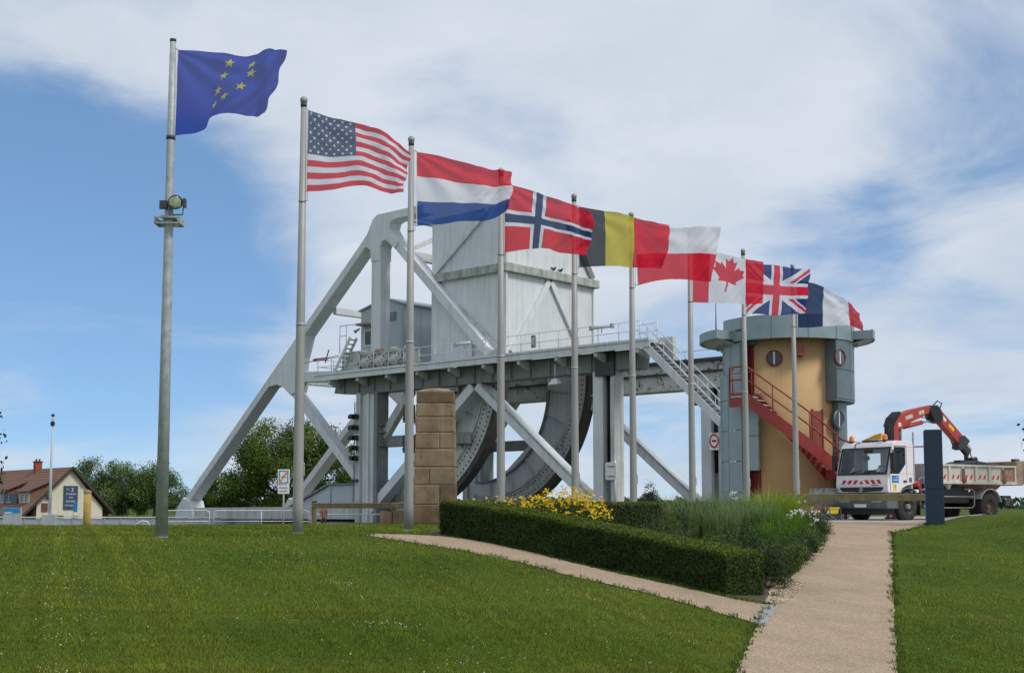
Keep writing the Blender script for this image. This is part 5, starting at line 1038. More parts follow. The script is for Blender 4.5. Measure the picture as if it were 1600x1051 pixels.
# yellow flowers behind the left half of the front hedge
def yellow_clump(i, x, y, rad, h, nf):
    t = thing('yellow_flowers', 'clump of golden yellow daisies behind the front hedge, ' + YL[i], 'flowers', (0, 0, 0), 0, 'yellow daisies in the bed'); q, c = grass_mesh(x, y, 420, rad, h * .9, (.05, .085, .018), spread=.45, w=.014); new_obj('stems_and_leaves', np_mesh('stems_and_leaves', q, 4, c, 'leaf'), t)
    a = rng.uniform(0, 6.283, nf); r = rad * .62 * np.sqrt(rng.random(nf)); P = np.column_stack([x + r * np.cos(a), y + r * np.sin(a), H(x + r * np.cos(a), y + r * np.sin(a)) + h * rng.uniform(.72, 1.12, nf)]); V_, C_ = [], []
    nr = rng.normal(0, .5, (nf, 3)) + np.array([0, -.55, .7]); nr /= np.linalg.norm(nr, axis=1, keepdims=True); tt = np.cross(nr, np.array([.3, .9, .2])); tt /= np.linalg.norm(tt, axis=1, keepdims=True); bb = np.cross(nr, tt); sz = rng.uniform(.018, .033, (nf, 1)); cf = fcol((.84, .56, .012), nf, .12); cf[:, 1] *= rng.uniform(.75, 1.3, nf)
    for k in range(6):
        g = k * math.pi / 3; d = tt * math.cos(g) + bb * math.sin(g); e = -tt * math.sin(g) + bb * math.cos(g); V_.append(np.stack([P, P + (d * .7 + e * .3) * sz, P + d * sz * 1.08, P + (d * .7 - e * .3) * sz], 1)); C_.append(cf)
    Pc = P + nr * .006; V_.append(np.stack([Pc + tt * sz * .28, Pc + bb * sz * .28, Pc - tt * sz * .28, Pc - bb * sz * .28], 1)); C_.append(np.tile((.30, .14, .01), (nf, 1)))
    new_obj('blooms', np_mesh('blooms', np.concatenate(V_), 4, np.concatenate(C_), 'petal'), t)['kind'] = 'stuff'
YL = ['at its far left end', 'second from the left', 'third from the left', 'fourth from the left', 'left of the tall mass', 'in the middle of the tall mass', 'right of the tall mass', 'at the right end', 'in front at the right', 'low in front of the mass']
for i, (x, y, rad, h, nf) in enumerate(((-.45, 26.0, .5, .52, 16), (.0, 26.0, .5, .55, 24), (.45, 26.3, .5, .62, 26), (.9, 25.9, .55, .64, 44), (1.25, 26.2, .55, .72, 60), (1.65, 25.9, .6, .86, 85), (2.05, 26.2, .6, .92, 85), (2.3, 25.5, .55, .85, 70), (2.35, 24.7, .5, .72, 45), (1.75, 25.0, .5, .6, 40))): yellow_clump(i, x - .72, y + .1, rad, h * (1.02 if i > 3 else 1.12), int(nf * 1.7))
DK, MD, BR, GY = (.034, .062, .018), (.065, .115, .022), (.10, .20, .018), (.10, .13, .075)
PL_ = [('behind the yellow daisies', 2.9, 25.9, .5, .8), ('right of the yellow daisies', 2.9, 24.9, .55, .78), ('close behind the middle of the front hedge', 3.1, 23.9, .55, .72), ('left of the pale feathery grass', 3.4, 26.6, .55, .75), ('low behind the right half of the front hedge', 3.75, 22.9, .55, .75), ('behind the right end of the front hedge', 4.25, 22.2, .5, .75), ('right of the hedge end over the pebbles', 4.55, 22.9, .5, .7), ('by the path below the bright grass', 5.0, 24.2, .55, .62), ('in the middle of the bed', 4.5, 25.2, .6, .75), ('by the path edge beside the white flowers', 6.55, 28.6, .45, .55), ('in front of the fountain grass', 5.3, 27.6, .6, .72), ('left of the white flowers', 5.6, 26.6, .55, .66), ('just behind the hedge tip', 4.15, 21.2, .42, .62), ('near the path at the top of the bed', 7.3, 31.2, .45, .5), ('among the pale grasses', 4.4, 28.2, .6, .7), ('behind the pale grasses', 5.4, 30.5, .6, .7), ('spilling on to the path above the pebbles', 5.0, 23.3, .42, .5), ('spilling on to the path lower middle', 5.4, 24.8, .42, .5), ('spilling on to the path in the middle', 5.85, 26.3, .42, .5), ('spilling on to the path upper middle', 6.3, 27.6, .4, .48), ('spilling on to the path near its top', 7.15, 30.4, .4, .45)]
for j, (lab, x, y, rad, h) in enumerate(PL_): shrub('bed_shrub', 'dark green feathery bed shrub ' + lab, x, y, rad, h, 2600, (DK, MD, (.045, .08, .026))[j % 3], 'shrubs in the flower bed', .085, .16, 1.6)
GL = [('left of the pale grass band', 3.7, 27.9), ('second in the pale grass band', 4.1, 28.7), ('in the middle of the pale grass band', 4.4, 27.2), ('fourth in the pale grass band', 4.9, 28.9), ('at the right of the pale grass band', 5.1, 27.9), ('last of the pale grass band', 5.7, 29.3), ('behind the pale grass band', 4.9, 30.1)]
for lab, x, y in GL: grass_clump('feather_grass', 'pale grey green feather grass ' + lab, 'grass', x, y, .75, .92, 430, (.12, .20, .06), 'pale feather grasses in the bed', spread=.3, w=.011, tip=(.21, .29, .12))
for lab, x, y, rad, h, n in (('below the tower, tallest in the bed', 6.35, 31.6, .7, .95, 900), ('right half of the lime clump', 6.8, 32.2, .6, .85, 700)): grass_clump('fountain_grass', 'lime green fountain grass ' + lab, 'grass', x, y, rad, h * 1.15, n, (.22, .36, .03), 'lime fountain grasses', spread=.95, w=.012)
for lab, x, y in (('in the middle of the path side', 5.75, 27.3), ('nearest the path', 6.2, 28.3), ('behind the others', 5.75, 28.6), ('lowest towards the hedge', 5.25, 26.0)): grass_clump('bright_grass', 'bright green iris-like leaves ' + lab, 'grass', x, y, .6, .66, 700, (.085, .20, .012), 'bright green clumps by the path', spread=.5, w=.014)
for lab, x, y in (('beside the top end of the bed', 7.75, 34.2), ('at the corner of the back hedge', 7.95, 35.0)): grass_clump('dry_grass', 'straw coloured grass tuft ' + lab, 'grass', x, y, .6, .72, 420, (.34, .24, .12), 'straw coloured tufts', spread=.7, w=.008)
def white_flower(i, x, y, h, lab):
    t = thing('white_flower', 'white blossoms on thin stems ' + lab, 'flowers', (0, 0, 0), 0, 'white blossoms by the path'); z = Hs(x, y); q, c = grass_mesh(x, y, 60, .3, h * .8, (.05, .09, .02), spread=.4); new_obj('leaves', np_mesh('leaves', q, 4, c, 'leaf'), t); n = 7; P = np.column_stack([x + rng.normal(0, .09, n), y + rng.normal(0, .09, n), z + h + rng.normal(0, .05, n)]); Q = np.repeat(P, 6, 0) + rng.normal(0, .016, (n * 6, 3)); new_obj('petals', leaves(Q, np.tile([0, -.6, .7], (n * 6, 1)), .05, .7, fcol((.78, .78, .76), n * 6, .1), .6, 'petals', 'petal'), t)['kind'] = 'stuff'
for i, (x, y, h, lab) in enumerate(((6.35, 29.2, .62, 'leftmost by the path'), (6.7, 29.9, .6, 'behind the leftmost by the path'), (6.75, 28.9, .5, 'nearest the path edge'), (6.95, 29.5, .62, 'at the path edge, upper'), (6.6, 28.5, .4, 'lowest at the path edge'), (5.4, 31.0, .85, 'near the lime fountain grass'), (6.2, 32.0, .6, 'below the fountain grass, slender'), (7.5, 33.5, .6, 'among the straw tufts'))): white_flower(i, x, y, h, lab)
# ------------------------------------------------------------------ lawn grass
def lawn():
    n = 420000; inv = rng.uniform(1 / 37., 1 / 10.2, n); d = 1 / inv; x = d * rng.uniform(-.45, .45, n); y = d
    k = ~(inpoly(PATH, x, y) | inpoly(SIDE, x, y) | inpoly(BED, x, y)) & (H(x, y) > -2.1) & ~((y > 35.2) & (x > 4)); x, y, d = x[k], y[k], d[k]; n = len(x)
    z = H(x, y) + .018 * np.sin(x * 1.3 + .7 * y) * np.sin(y * .9 - .4 * x) * ss(40, 30, y); p1 = sn(x, y, .55); p2 = sn(x + 3, y - 5, 1.7); p3 = sn(x, y, 5.)
    h = (.026 + .014 * p2 + .010 * p3) * rng.uniform(.6, 1.5, n) * (1 + d * .012); w = .0042 + d * .00042
    a = rng.uniform(0, 6.283, n); lean = h * rng.uniform(.1, .9, n); P0 = np.column_stack([x, y, z - .004]); b = rng.uniform(0, 6.283, n); W = np.column_stack([np.cos(b), np.sin(b), np.zeros(n)]) * (w * .5)[:, None]
    T = P0 + np.column_stack([np.cos(a) * lean, np.sin(a) * lean, h]); tri = np.stack([P0 - W, P0 + W, T], 1)
    m = np.clip(.5 + .5 * p1 + .25 * p2, 0, 1)[:, None]; col = np.array([.082, .152, .014]) * (1 - m) + np.array([.215, .25, .034]) * m; col = col * rng.uniform(.5, 1.5, (n, 1)) * (1 + .22 * np.clip(p3 + sn(x, y, 9.), -1, 1))[:, None]; wz = np.clip(sn(x * 1.0 + 7, y - 2, .95) * .9 + sn(x, y, 2.7) * .5 - .62, 0, 1); h *= 1; s = rng.random(n) < .06 + .06 * np.clip(p2, 0, 1) + .5 * wz; col[s] = np.array([.24, .22, .08]) * rng.uniform(.6, 1.2, (s.sum(), 1))
    tag(new_obj('lawn_grass', np_mesh('lawn_grass', tri, 3, col, 'grass')), 'short mown green lawn grass either side of the path', 'grass', kind='stuff')
    # clover heads in drifts
    n = 130000; inv = rng.uniform(1 / 34., 1 / 10.2, n); d = 1 / inv; x = d * rng.uniform(-.45, .45, n); y = d; f = np.clip(sn(x * 1.0, y, 1.1) * .6 + sn(x, y, 3.1) * .6 - .38, 0, 1); k = (rng.random(n) < f * .5 + .004) & ~(inpoly(PATH, x, y) | inpoly(SIDE, x, y) | inpoly(BED, x, y)) & ~((y > 35) & (x > 4)); x, y, d = x[k], y[k], d[k]; n = len(x)
    C_ = np.column_stack([x, y, H(x, y) + rng.uniform(.025, .055, n)]); tag(new_obj('clover_heads', leaves(C_, np.tile([0, -.5, .7], (n, 1)), .0145, .9, fcol((.58, .58, .45), n, .25), .5, 'clover_heads', 'petal')), 'tiny white clover and daisy heads in the lawn', 'flowers', kind='stuff')
lawn()
def edge_tufts():
    q, c = [], []
    for poly in (PATH[:8], PATH[15:], SIDE[9:], SIDE[:9]):
        for (x0, y0), (x1, y1) in zip(poly[:-1], poly[1:]):
            for _ in range(int(math.hypot(x1 - x0, y1 - y0) * 9)):
                t = random.random(); x = x0 + (x1 - x0) * t + random.uniform(-.05, .05); y = y0 + (y1 - y0) * t + random.uniform(-.05, .05); a, b = grass_mesh(x, y, 9, .12, random.uniform(.04, .10), (.055, .10, .014), spread=.9, w=.009); q.append(a); c.append(b)
    tag(new_obj('edge_tufts', np_mesh('edge_tufts', np.concatenate(q), 4, np.concatenate(c), 'leaf')), 'ragged grass tufts along the edges of the gravel paths', 'grass', kind='stuff')
edge_tufts()
# ------------------------------------------------------------------ trees
def tree(name, label, x, y, z0, blobs, n, lsz, col, group=None, trunk_r=.3, seed=0, var=.4, clump=.3, k=9):
    t = thing(name, label, 'tree', (x, y, z0), 0, group); r = np.random.default_rng(seed); tot = sum(b[3] ** 2 for b in blobs); P_, N_, C_ = [], [], []
    zt = max(b[2] for b in blobs)
    for (dx, dy, dz, rad, sq) in blobs:
        m = int(n * rad ** 2 / tot); kk = int(k * 3); cc = r.normal(0, 1, (kk, 3)); cc /= np.linalg.norm(cc, axis=1, keepdims=True); cc *= (r.uniform(.35, 1.0, (kk, 1))) ** .5 * .88; i = r.integers(0, kk, m); d = cc[i] + np.clip(r.normal(0, clump * .55, (m, 3)), -.34, .34); br = r.uniform(.65, 1.35, kk)[i]
        P_.append(np.column_stack([dx + d[:, 0] * rad, dy + d[:, 1] * rad, dz + d[:, 2] * rad * sq])); N_.append(d + np.array([0, 0, .3])); c = fcol(col, m, var, .25) * br[:, None]; C_.append(c)
    P_ = np.vstack(P_); k_ = P_[:, 2] > .2
    new_obj('crown', leaves(P_[k_], np.vstack(N_)[k_], lsz, .6, np.vstack(C_)[k_], .8), t)
    mb = MB(); mb.tube([(0, 0, -.3), (.05, 0, zt * .35), (0, .05, zt * .7)], [trunk_r, trunk_r * .75, trunk_r * .35], 8)
    for (dx, dy, dz, rad, sq) in blobs:
        mb.tube([(0, 0, zt * .3), (dx * .5, dy * .5, (zt * .3 + dz) / 2 + .2), (dx, dy, dz)], [trunk_r * .5, trunk_r * .3, trunk_r * .1], 6)
        for q in range(4): e = r.normal(0, 1, 3); e /= np.linalg.norm(e); mb.tube([(dx * .6, dy * .6, dz * .8), (dx + e[0] * rad * .8, dy + e[1] * rad * .8, dz + e[2] * rad * sq * .8)], [trunk_r * .16, trunk_r * .03], 5)
    mb.build('trunk', 'bark', t); return t
TG = (.045, .080, .016)
tree('broad_tree', 'large broad dark green tree behind the left bridge truss', -31, 175, -1.2, [(-2, 0, 8.8, 4.8, .95), (3.0, 1, 9.6, 4.5, .95), (-6, 0, 6, 4.4, .9), (6.8, 0, 6.6, 4.3, 1.0), (0, -2, 5, 5.2, .9), (9.6, 1, 4.2, 3.0, 1.0), (-8.5, 0, 3.4, 3.2, .9)], 85000, .27, (.080, .140, .022), trunk_r=.5, seed=3)
tree('thin_tree', 'sparser tree at the right edge of the broad tree', -20.0, 178, -1.2, [(0, 0, 7.0, 2.4, 1.2), (1.6, 0, 4.4, 2.2, 1.1), (-1.5, 0, 4, 2.4, 1)], 6500, .28, (.075, .13, .026), trunk_r=.22, seed=4)
tree('willow', 'pale willow with two crowns right of the house', -53.0, 168, -1.2, [(-2.0, 0, 5.4, 2.6, 1.15), (1.4, 1, 5.0, 2.9, 1.15), (-3.8, 0, 3.0, 2.4, 1.0), (3.8, 0, 3.6, 2.6, 1.1), (0, -1, 2.6, 3.2, 1.0)], 36000, .22, (.085, .155, .045), trunk_r=.3, seed=5)
tree('willow', 'rounder willow close behind the tall left flagpole', -46.2, 166, -1.2, [(0, 0, 4.6, 2.6, 1.2), (2.0, 0, 3.4, 2.4, 1.0), (-1.8, 0, 3.0, 2.2, 1.0)], 19000, .22, (.085, .16, .04), trunk_r=.25, seed=6)
for i, (x, y, s, lab) in enumerate(((-43.5, 180, .8, 'small bush left of the big tree, nearest the flagpole'), (-41.0, 178, .95, 'small bush at the foot of the leaning truss diagonal'), (-38.6, 182, 1.0, 'small bush at the left foot of the broad tree'))): tree('bush', lab, x, y, -1.2, [(0, 0, 2.4 * s, 2.2 * s, 1), (1.6 * s, 0, 1.6 * s, 1.7 * s, 1), (-1.6 * s, 0, 1.6 * s, 1.8 * s, 1)], 8000, .22, (.095, .15, .03), 'bushes beyond the canal', .15, 20 + i)
FT = [(12, 3.2, 'right of the lowest quadrant end'), (20, 4.2, 'between the quadrant and the right column'), (32.5, 5.6, 'dark one just left of the right bridge column'), (45, 4.4, 'rounded one right of the right bridge column'), (54, 3.6, 'low one right of the rounded tree'), (60, 4.0, 'in the middle of the gap under the long strut'), (68, 3.4, 'low one below the strut'), (75, 3.9, 'left of the strut foot'), (83, 3.3, 'behind the strut foot'), (101, 6.0, 'tall dark one left of the far column'), (113, 4.6, 'behind the far column'), (250, 4.6, 'at the far right behind the truck'), (262, 3.8, 'at the right picture edge')]
for i, (x, h, lab) in enumerate(FT): tree('distant_tree', 'small distant tree ' + lab, x * .72, 300, -1.2, [(0, 0, h * .62, h * .5, .85), (h * .45, 0, h * .5, h * .4, .9), (-h * .5, 0, h * .48, h * .42, .9), (h * .9, 0, h * .35, h * .32, .9)], 1900, .42, [(.05, .09, .03), (.075, .12, .034), (.065, .11, .038)][i % 3], 'distant trees on the horizon', .2, 60 + i)
tree('bare_tree', 'light airy tree right of the right bridge column', 30.5, 285, -1.2, [(0, 0, 5.0, 1.9, 1.2), (.9, 0, 3.4, 1.6, 1), (-.8, 0, 3.4, 1.4, 1)], 900, .34, (.04, .065, .03), trunk_r=.14, seed=90)
tree('edge_tree', 'dark leafy branches at the left picture edge', -22.5, 52, -1.2, [(-1.5, 0, 6.4, 2.2, 1.2), (.9, 0, 4.9, 1.1, .8), (.6, .0, 2.9, 1.25, .8), (-2, 0, 3.2, 2.2, 1)], 3400, .17, (.03, .055, .014), trunk_r=.2, seed=91)
tree('edge_tree', 'drooping dark twig at the right picture edge', 20.15, 45, 0, [(-1.75, 0, 2.95, .6, 1.2), (.2, 0, 4.6, 1.9, 1.2), (0, 0, 2.6, 1.6, 1)], 2600, .14, (.03, .055, .016), trunk_r=.15, seed=92)
def far_wood():
    n = 26000; x = rng.uniform(-520, 620, n); y = rng.uniform(640, 700, n); h = 5.2 + 2.2 * sn(x, y * 0, .035) + 1.3 * sn(x, y * 0, .13); z = -1.2 + h * rng.random(n) ** .7; C_ = np.column_stack([x, y, z]); tag(new_obj('far_woodland', leaves(C_, np.tile([0, -.5, .5], (n, 1)), 1.9, .7, fcol((.045, .075, .03), n, .35), .8, 'far_woodland')), 'low line of woodland on the horizon', 'woodland', kind='stuff')
far_wood()

# ------------------------------------------------------------------ left background: restaurant house, parapet, railings, signs, mast, person
def text_mesh(s, size, name='lettering', material='sign_white', align='CENTER'):
    cu = bpy.data.curves.new('txt', 'FONT'); cu.body = s; cu.size = size; cu.align_x = align; cu.align_y = 'CENTER'; cu.extrude = .004; ob = bpy.data.objects.new('txt', cu); COL.objects.link(ob)
    dg = bpy.context.evaluated_depsgraph_get(); me = bpy.data.meshes.new_from_object(ob.evaluated_get(dg)); bpy.data.objects.remove(ob, do_unlink=True); me.name = name; me.materials.clear(); me.materials.append(M[material]); return me
# house local: x across the gable (left near corner -> right far corner), y along the ridge going back-left, z up
house = thing('restaurant_house', 'cream rendered house with brown tiled roof and navy gable sign', 'house', (-55.5, 150, -1.2), math.atan2(.66, .75))
W_, D_, E_, RD = 8.0, 34., 2.2, 6.1
wl = MB().prism([(0, 0), (W_, 0), (W_, 1.5), (6.0, 3.75), (4.0, RD), (.0, E_)], lambda a, b, c: (a, c, b), 0, D_).build('wall', 'render_cream', house)
def slope(nm, a, b, m, t=.16, y0=-.5, y1=D_ + .4):
    d = Vector((b[0] - a[0], b[1] - a[1])).normalized(); n = Vector((-d.y, d.x)) * t
    if n.y < 0: n = -n
    return MB().prism([(a[0], a[1]), (b[0], b[1]), (b[0] + n.x, b[1] + n.y), (a[0] + n.x, a[1] + n.y)], lambda p, q, c: (p, c, q), y0, y1).build(nm, m, house)
slope('roof_slope', (-1.7, .55), (4.05, RD + .1), 'roof_tile'); slope('roof_slope', (9.3, .75), (4.0, RD + .12), 'roof_tile')
# rows of tiles on the near slope
for k in range(17):
    t_ = (k + .5) / 17; x = -1.7 + 5.7 * t_; z = .55 + (RD - .45) * t_; MB().bx(x - .03, x + .03, -.5, D_ + .4, z + .14, z + .19).build('tile_course', 'roof_dark' if k % 3 == 0 else 'roof_tile', house)
MB().bar((-1.75, -.52, .58), (4.05, -.52, RD + .2), .08, .28).build('verge_board', 'timber_dark', house); MB().bar((9.35, -.52, .78), (4.0, -.52, RD + .2), .08, .28).build('verge_board', 'timber_dark', house)
for x, z in ((.9, 3.0), (2.3, 4.35), (5.4, 4.5), (7.0, 3.0)): MB().bx(x - .1, x + .1, -.55, .02, z, z + .2).build('purlin_end', 'timber_dark', house)
MB().bx(-1.8, -1.62, -.4, D_, .42, .56).build('gutter', 'galvanised', house); MB().bx(-1.6, -.1, .5, D_, -.1, .48).build('porch_shade', 'timber_dark', house)
ch_ = MB().bx(3.4, 4.2, 9.5, 10.3, RD - .4, RD + 1.05).build('chimney', 'brick_red', house); MB().bx(3.3, 4.3, 9.4, 10.4, RD + 1.051, RD + 1.16).build('chimney_cap', 'timber_dark', ch_)
for q in (3.6, 4.0): MB().cyl((q, 9.9, RD + 1.16), (q, 9.9, RD + 1.45), .12, n=8).build('chimney_pot', 'timber_dark', ch_)
def dormer(y0, y1, sign):
    d = MB().bx(-.35, 2.2, y0, y1, 1.9, 3.35).build('dormer', 'render_cream', house)
    MB().prism([(-.9, 3.3), (2.9, 4.9), (2.9, 5.02), (-.9, 3.44)], lambda p, q, c: (p, c, q), y0 - .45, y1 + .35).build('dormer_roof', 'roof_dark', d)
    MB().prism([(-.3, 1.95), (-.3, 3.3), (2.4, 4.6), (2.4, 4.1)], lambda p, q, c: (p, c, q), y0 - .06, y0 - .01).build('dormer_cheek', 'roof_tile', d)
    for q in (.35, 1.75): f_ = MB().bx(-.40, -.351, y0 + q, y0 + q + 1.0, 2.1, 3.2).build('window_frame', 'sign_white', d); MB().bx(-.43, -.401, y0 + q + .12, y0 + q + .46, 2.2, 3.1).bx(-.43, -.401, y0 + q + .54, y0 + q + .88, 2.2, 3.1).build('pane', 'window_dark', f_)
    if sign:
        b = MB().bx(-.55, -.45, y1 + .15, y1 + 4.6, 1.95, 3.2).build('dormer_sign', 'sign_navy', d); tm = new_obj('lettering', text_mesh('3', .75), b); tm.matrix_basis = Matrix.Translation((-.56, y1 + 2.9, 2.7)) @ Matrix.Rotation(R(-90), 4, 'Z') @ Matrix.Rotation(R(90), 4, 'X'); tm = new_obj('lettering', text_mesh('PLANEURS', .3), b); tm.matrix_basis = Matrix.Translation((-.56, y1 + 2.9, 2.18)) @ Matrix.Rotation(R(-90), 4, 'Z') @ Matrix.Rotation(R(90), 4, 'X')
dormer(1.4, 4.6, True); dormer(9.4, 12.6, False)
gs = MB().bx(3.15, 4.85, -.16, -.01, 1.35, 4.1).build('gable_sign', 'sign_navy', house, bevel=.02)
for s_, sz_, x, z in (('Les', .24, 3.6, 3.72), ('3', .62, 4.15, 3.6), ('PLANEURS', .25, 4.0, 3.12), ('BAR', .26, 4.0, 2.72), ('BRASSERIE', .25, 4.0, 2.26), ('RESTAURANT', .23, 4.0, 1.78)):
    tm = new_obj('lettering', text_mesh(s_, sz_), gs); tm.matrix_basis = Matrix.Translation((x, -.17, z)) @ Matrix.Rotation(R(90), 4, 'X')
for x, z, w, h in ((.55, 1.05, .75, 1.0),): MB().bx(x, x + w, -.1, -.01, z, z + h).build('shutter', 'roof_dark', house)
f_ = MB().bx(.9, 1.8, -.08, -.01, 2.3, 3.1).build('gable_window', 'concrete', house); MB().bx(1.0, 1.7, -.1, -.081, 2.4, 3.0).build('pane', 'window_dark', f_)
MB().bx(1.7, 3.2, -.09, -.01, .35, .6).build('basement_window', 'window_dark', house)
t = thing('beach_flag', 'small turquoise banner standing against the cream gable wall', 'banner', (-51.4, 151.2, -1.1)); MB().bx(-.2, .25, -.03, .03, .9, 2.1).build('cloth', 'sign_blue', t); MB().cyl((-.2, 0, 0), (-.2, 0, 2.15), .03, n=6).build('pole', 'galvanised', t); MB().bx(-.4, .4, -.2, .2, 0, .5).build('base', 'concrete', t)
# bridge parapet of grey panels
par = thing('bridge_parapet', 'long low grey panelled parapet along the bridge approach', 'wall', (0, 100, -1.3)); pm = MB().bx(-.56, .56, -.06, .06, 0, .82).mesh('panel', 'panel_grey'); pp = MB().bx(-.06, .06, -.1, .1, 0, .9).mesh('panel_post', 'concrete')
for k in range(33):
    a = new_obj('panel', pm, par); a.location = (-46 + k * 1.25, 0, 0); a = new_obj('panel_post', pp, par); a.location = (-46.62 + k * 1.25, 0, 0)
MB().bx(-46.7, -5.4, -.14, .14, .905, .99).build('coping', 'rail_white', par)
# white tubular railings
def tub(name, label, x0, x1, y, z0, z1, group):
    t = thing(name, label, 'railing', ((x0 + x1) / 2, y, z0), 0, group); h = z1 - z0; L = (x1 - x0) / 2; r = .18
    pts = [(-L, 0, 0), (-L, 0, h - r), (-L + .05, 0, h - .06), (-L + r, 0, h), (L - r, 0, h), (L - .05, 0, h - .06), (L, 0, h - r), (L, 0, 0)]
    MB().tube(pts, .04, 8).build('frame', 'rail_white', t); MB().tube([(-L, 0, h * .48), (L, 0, h * .48)], .032, 6).build('mid_rail', 'rail_white', t); MB().tube([(-L, 0, h * .22), (L, 0, h * .22)], .028, 6).build('lower_rail', 'rail_white', t)
    n = max(1, int(2 * L / 3)); 
    for k in range(1, n): MB().cyl((-L + 2 * L * k / n, 0, 0), (-L + 2 * L * k / n, 0, h), .035, n=6).build('post', 'rail_white', t)
G_ = 'white tubular railings by the bridge'
tub('tube_railing', 'white round-cornered tube railing right of the tall flagpole', -24.3, -20.7, 88, -1.2, .2, G_); tub('tube_railing', 'long white tube railing left of the striped flag pole', -20.4, -13.9, 88, -1.2, .2, G_); tub('tube_railing', 'white tube railing behind the timber rail fence', -13.6, -6.6, 87, -1.2, -.05, G_); tub('tube_railing', 'short white railing set back behind the no-bathing sign', -15.5, -10.5, 92, -1.2, .0, G_)
cb = thing('white_slat_barrier', 'white barrier with upright bars in front of the left bridge column', 'barrier', (-6.6, 82, -1.2)); bmh = MB().cyl((0, 0, .1), (0, 0, 1.0), .028, n=5).mesh('bar', 'rail_white'); MB().bx(-1.3, 1.3, -.03, .03, 1.0, 1.06).bx(-1.3, 1.3, -.03, .03, .06, .12).build('rail', 'rail_white', cb)
for k in range(14): a = new_obj('bar', bmh, cb); a.location = (-1.25 + k * .19, 0, 0)
t = thing('pipe_bend', 'bent white pipe end near the foot of the tall flagpole', 'pipe', (-27.2, 95, -1.25)); MB().tube([(-1.0, 0, -.1), (-.5, 0, .45), (-.1, 0, .66), (.25, 0, .62), (.4, 0, .4)], .06, 8).build('pipe', 'rail_white', t); MB().cyl((.4, 0, .4), (.4, 0, .3), .09, n=8).build('pipe_flange', 'rail_white', t)
t = thing('yellow_post', 'thick weathered yellow timber post at the lawn crest', 'post', (-11.9, 36, -.3)); MB().tube([(0, 0, 0), (0, 0, .5), (0, 0, 1.22)], [.11, .105, .1], 10).build('shaft', 'wood_yellow', t); MB().lathe([(0, 1.28), (.09, 1.25), (.115, 1.2), (.105, 1.16)], n=10).build('cap', 'stone', t)
# tall thin camera mast
t = thing('camera_mast', 'tall thin grey mast with small cameras in front of the house', 'mast', (-34.15, 95, -1.3)); MB().tube([(0, 0, 0), (-.02, 0, 4), (.0, 0, 8.6)], [.14, .10, .05], 8).build('shaft', 'cabin_grey', t); MB().bx(-.12, .12, -.12, .12, 7.75, 8.05).build('camera', 'black', t); MB().bx(-.1, .1, -.1, .1, 8.15, 8.35).build('camera', 'rail_white', t); MB().bx(-.09, .09, -.1, .1, 8.45, 8.62).build('camera', 'black', t); MB().bx(-.5, .5, -.3, .3, 0, 1.2).build('cabinet', 'concrete', t, bevel=.03)
# info panel at left
t = thing('information_panel', 'grey information panel with bright blue header at the far left', 'panel', (-14.0, 36, -.25)); MB().bx(-.24, .24, -.03, .03, .0, .72).build('board', 'panel_grey', t); MB().prism([(-.235, .55), (.235, .58), (.235, .71), (-.235, .71)], sideP, -.036, -.031).build('header', 'sign_blue', t); MB().prism([(-.2, .56), (.05, .575), (-.05, .6), (-.2, .59)], sideP, -.04, -.037).build('logo', 'sign_white', t); MB().bx(.241, .265, -.03, .03, -.1, .74).build('frame', 'concrete', t)
# end-of-bathing sign
t = thing('bathing_sign', 'white and blue square road sign with orange slash on a thin post', 'sign', (-10.68, 60, -1.2)); b = MB().bx(-.28, .28, -.02, .02, 2.72, 3.42).build('plate', 'sign_white', t, bevel=.01)
for a in ((-.22, .22, 3.32, 3.37), (-.22, .22, 2.77, 2.82), (-.22, -.17, 2.821, 3.319), (.17, .22, 2.821, 3.319)): MB().bx(a[0], a[1], -.026, -.0205, a[2], a[3]).build('blue_border', 'sign_blue', b)
MB().bar((-.2, -.032, 2.78), (.2, -.032, 3.36), .006, .07).build('orange_slash', 'orange', b); MB().sphere((.0, -.024, 3.12), .04, 8, 6, (1, .1, 1)).build('swimmer_head', 'black', b); MB().bar((-.13, -.024, 3.06), (.12, -.024, 3.06), .004, .03).build('wave', 'black', b)
b = MB().bx(-.27, .27, -.02, .02, 2.28, 2.69).build('supplementary_plate', 'sign_white', t, bevel=.01)
for s_, z in (('Baignade', 2.57), ('interdite', 2.41)): tm = new_obj('lettering', text_mesh(s_, .11, material='dark_metal'), b); tm.matrix_basis = Matrix.Translation((0, -.022, z)) @ Matrix.Rotation(R(90), 4, 'X')
MB().cyl((0, .03, 0), (0, .03, 3.3), .04, n=8).build('post', 'galvanised', t)
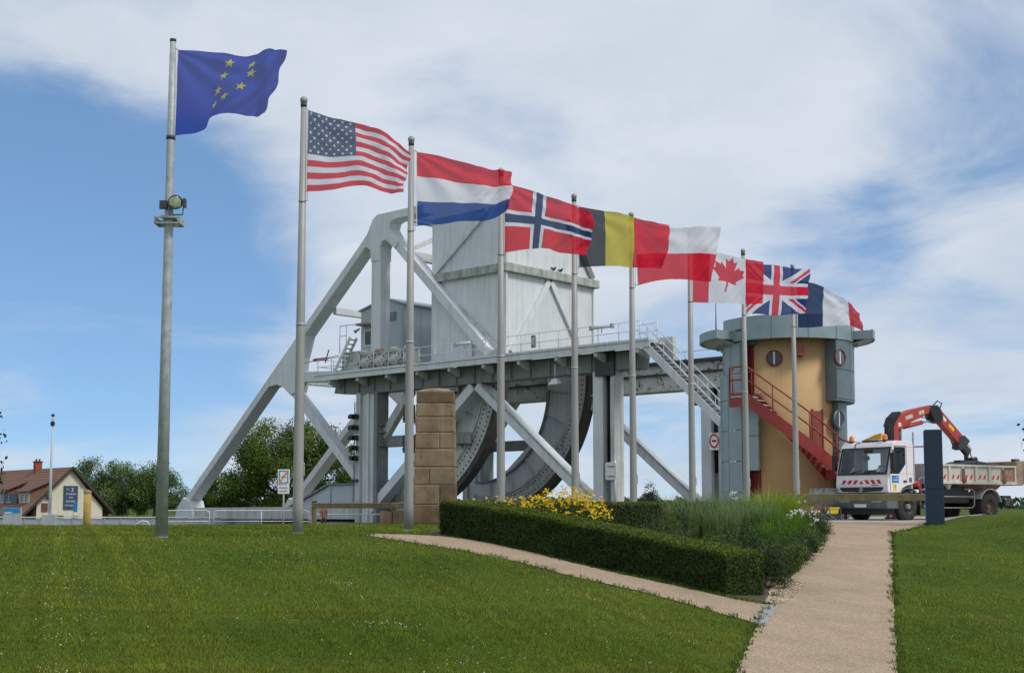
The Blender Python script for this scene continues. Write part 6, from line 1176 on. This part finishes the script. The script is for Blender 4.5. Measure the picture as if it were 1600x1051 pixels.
# a passer-by on the bridge approach (one continuous skin-modifier body)
def person(x, y, z, rz):
    t = thing('person', 'person in brown jacket and reddish cap walking beyond the timber fence', 'person', (x, y, z), rz)
    J = {'pel': (0, 0, .95), 'sp': (0, -.01, 1.2), 'ch': (0, 0, 1.42), 'nk': (0, 0, 1.53), 'hd': (0, -.02, 1.62), 'ht': (0, -.01, 1.74), 'sl': (.18, 0, 1.44), 'sr': (-.18, 0, 1.44), 'el': (.23, .05, 1.16), 'er': (-.23, -.03, 1.16), 'wl': (.22, -.08, .93), 'wr': (-.22, -.16, .95), 'hl': (.21, -.12, .84), 'hr': (-.21, -.2, .86), 'tl': (.1, 0, .9), 'tr': (-.1, 0, .9), 'kl': (.11, -.12, .5), 'kr': (-.11, .06, .5), 'al': (.11, -.1, .08), 'ar': (-.11, .24, .1), 'fl': (.11, -.26, .03), 'fr': (-.11, .1, .03)}
    Rr = dict(pel=.15, sp=.14, ch=.16, nk=.06, hd=.095, ht=.085, sl=.075, sr=.075, el=.05, er=.05, wl=.035, wr=.035, hl=.035, hr=.035, tl=.1, tr=.1, kl=.065, kr=.065, al=.045, ar=.045, fl=.035, fr=.035)
    E = [('pel', 'sp'), ('sp', 'ch'), ('ch', 'nk'), ('nk', 'hd'), ('hd', 'ht'), ('ch', 'sl'), ('ch', 'sr'), ('sl', 'el'), ('sr', 'er'), ('el', 'wl'), ('er', 'wr'), ('wl', 'hl'), ('wr', 'hr'), ('pel', 'tl'), ('pel', 'tr'), ('tl', 'kl'), ('tr', 'kr'), ('kl', 'al'), ('kr', 'ar'), ('al', 'fl'), ('ar', 'fr')]
    ks = list(J); me = bpy.data.meshes.new('body'); me.from_pydata([J[k] for k in ks], [(ks.index(a), ks.index(b)) for a, b in E], []); me.materials.append(M['skin']); me.materials.append(M['cloth_brown']); me.materials.append(M['cloth_dark'])
    o = new_obj('body', me, t); sk = o.modifiers.new('skin', 'SKIN'); lay = me.skin_vertices[0].data if me.skin_vertices else None
    if lay is None:
        bm = bmesh.new(); bm.from_mesh(me); bm.verts.layers.skin.verify(); bm.to_mesh(me); bm.free(); lay = me.skin_vertices[0].data
    for i, k in enumerate(ks): lay[i].radius = (Rr[k], Rr[k] * (.75 if k in ('pel', 'sp', 'ch') else 1)); lay[i].use_root = (k == 'pel')
    sb_ = o.modifiers.new('sub', 'SUBSURF'); sb_.levels = 1; sb_.render_levels = 1
    dg = bpy.context.evaluated_depsgraph_get(); m2 = bpy.data.meshes.new_from_object(o.evaluated_get(dg)); o.modifiers.clear(); o.data = m2
    if len(m2.materials) < 3:
        m2.materials.clear(); [m2.materials.append(M[q]) for q in ('skin', 'cloth_brown', 'cloth_dark')]
    for p in m2.polygons: p.use_smooth = True; zc_ = p.center.z; p.material_index = 0 if (zc_ > 1.52 or (abs(p.center.x) > .17 and zc_ < .93 and zc_ > .78)) else (1 if zc_ > .88 else 2)
    MB().lathe([(0, 1.80), (.07, 1.78), (.1, 1.72), (.1, 1.68)], (0, -.01, 0), 12).bx(-.07, .07, -.19, -.08, 1.68, 1.70).build('cap', 'cap_red', t)
person(-12.6, 86, -1.2, .5)
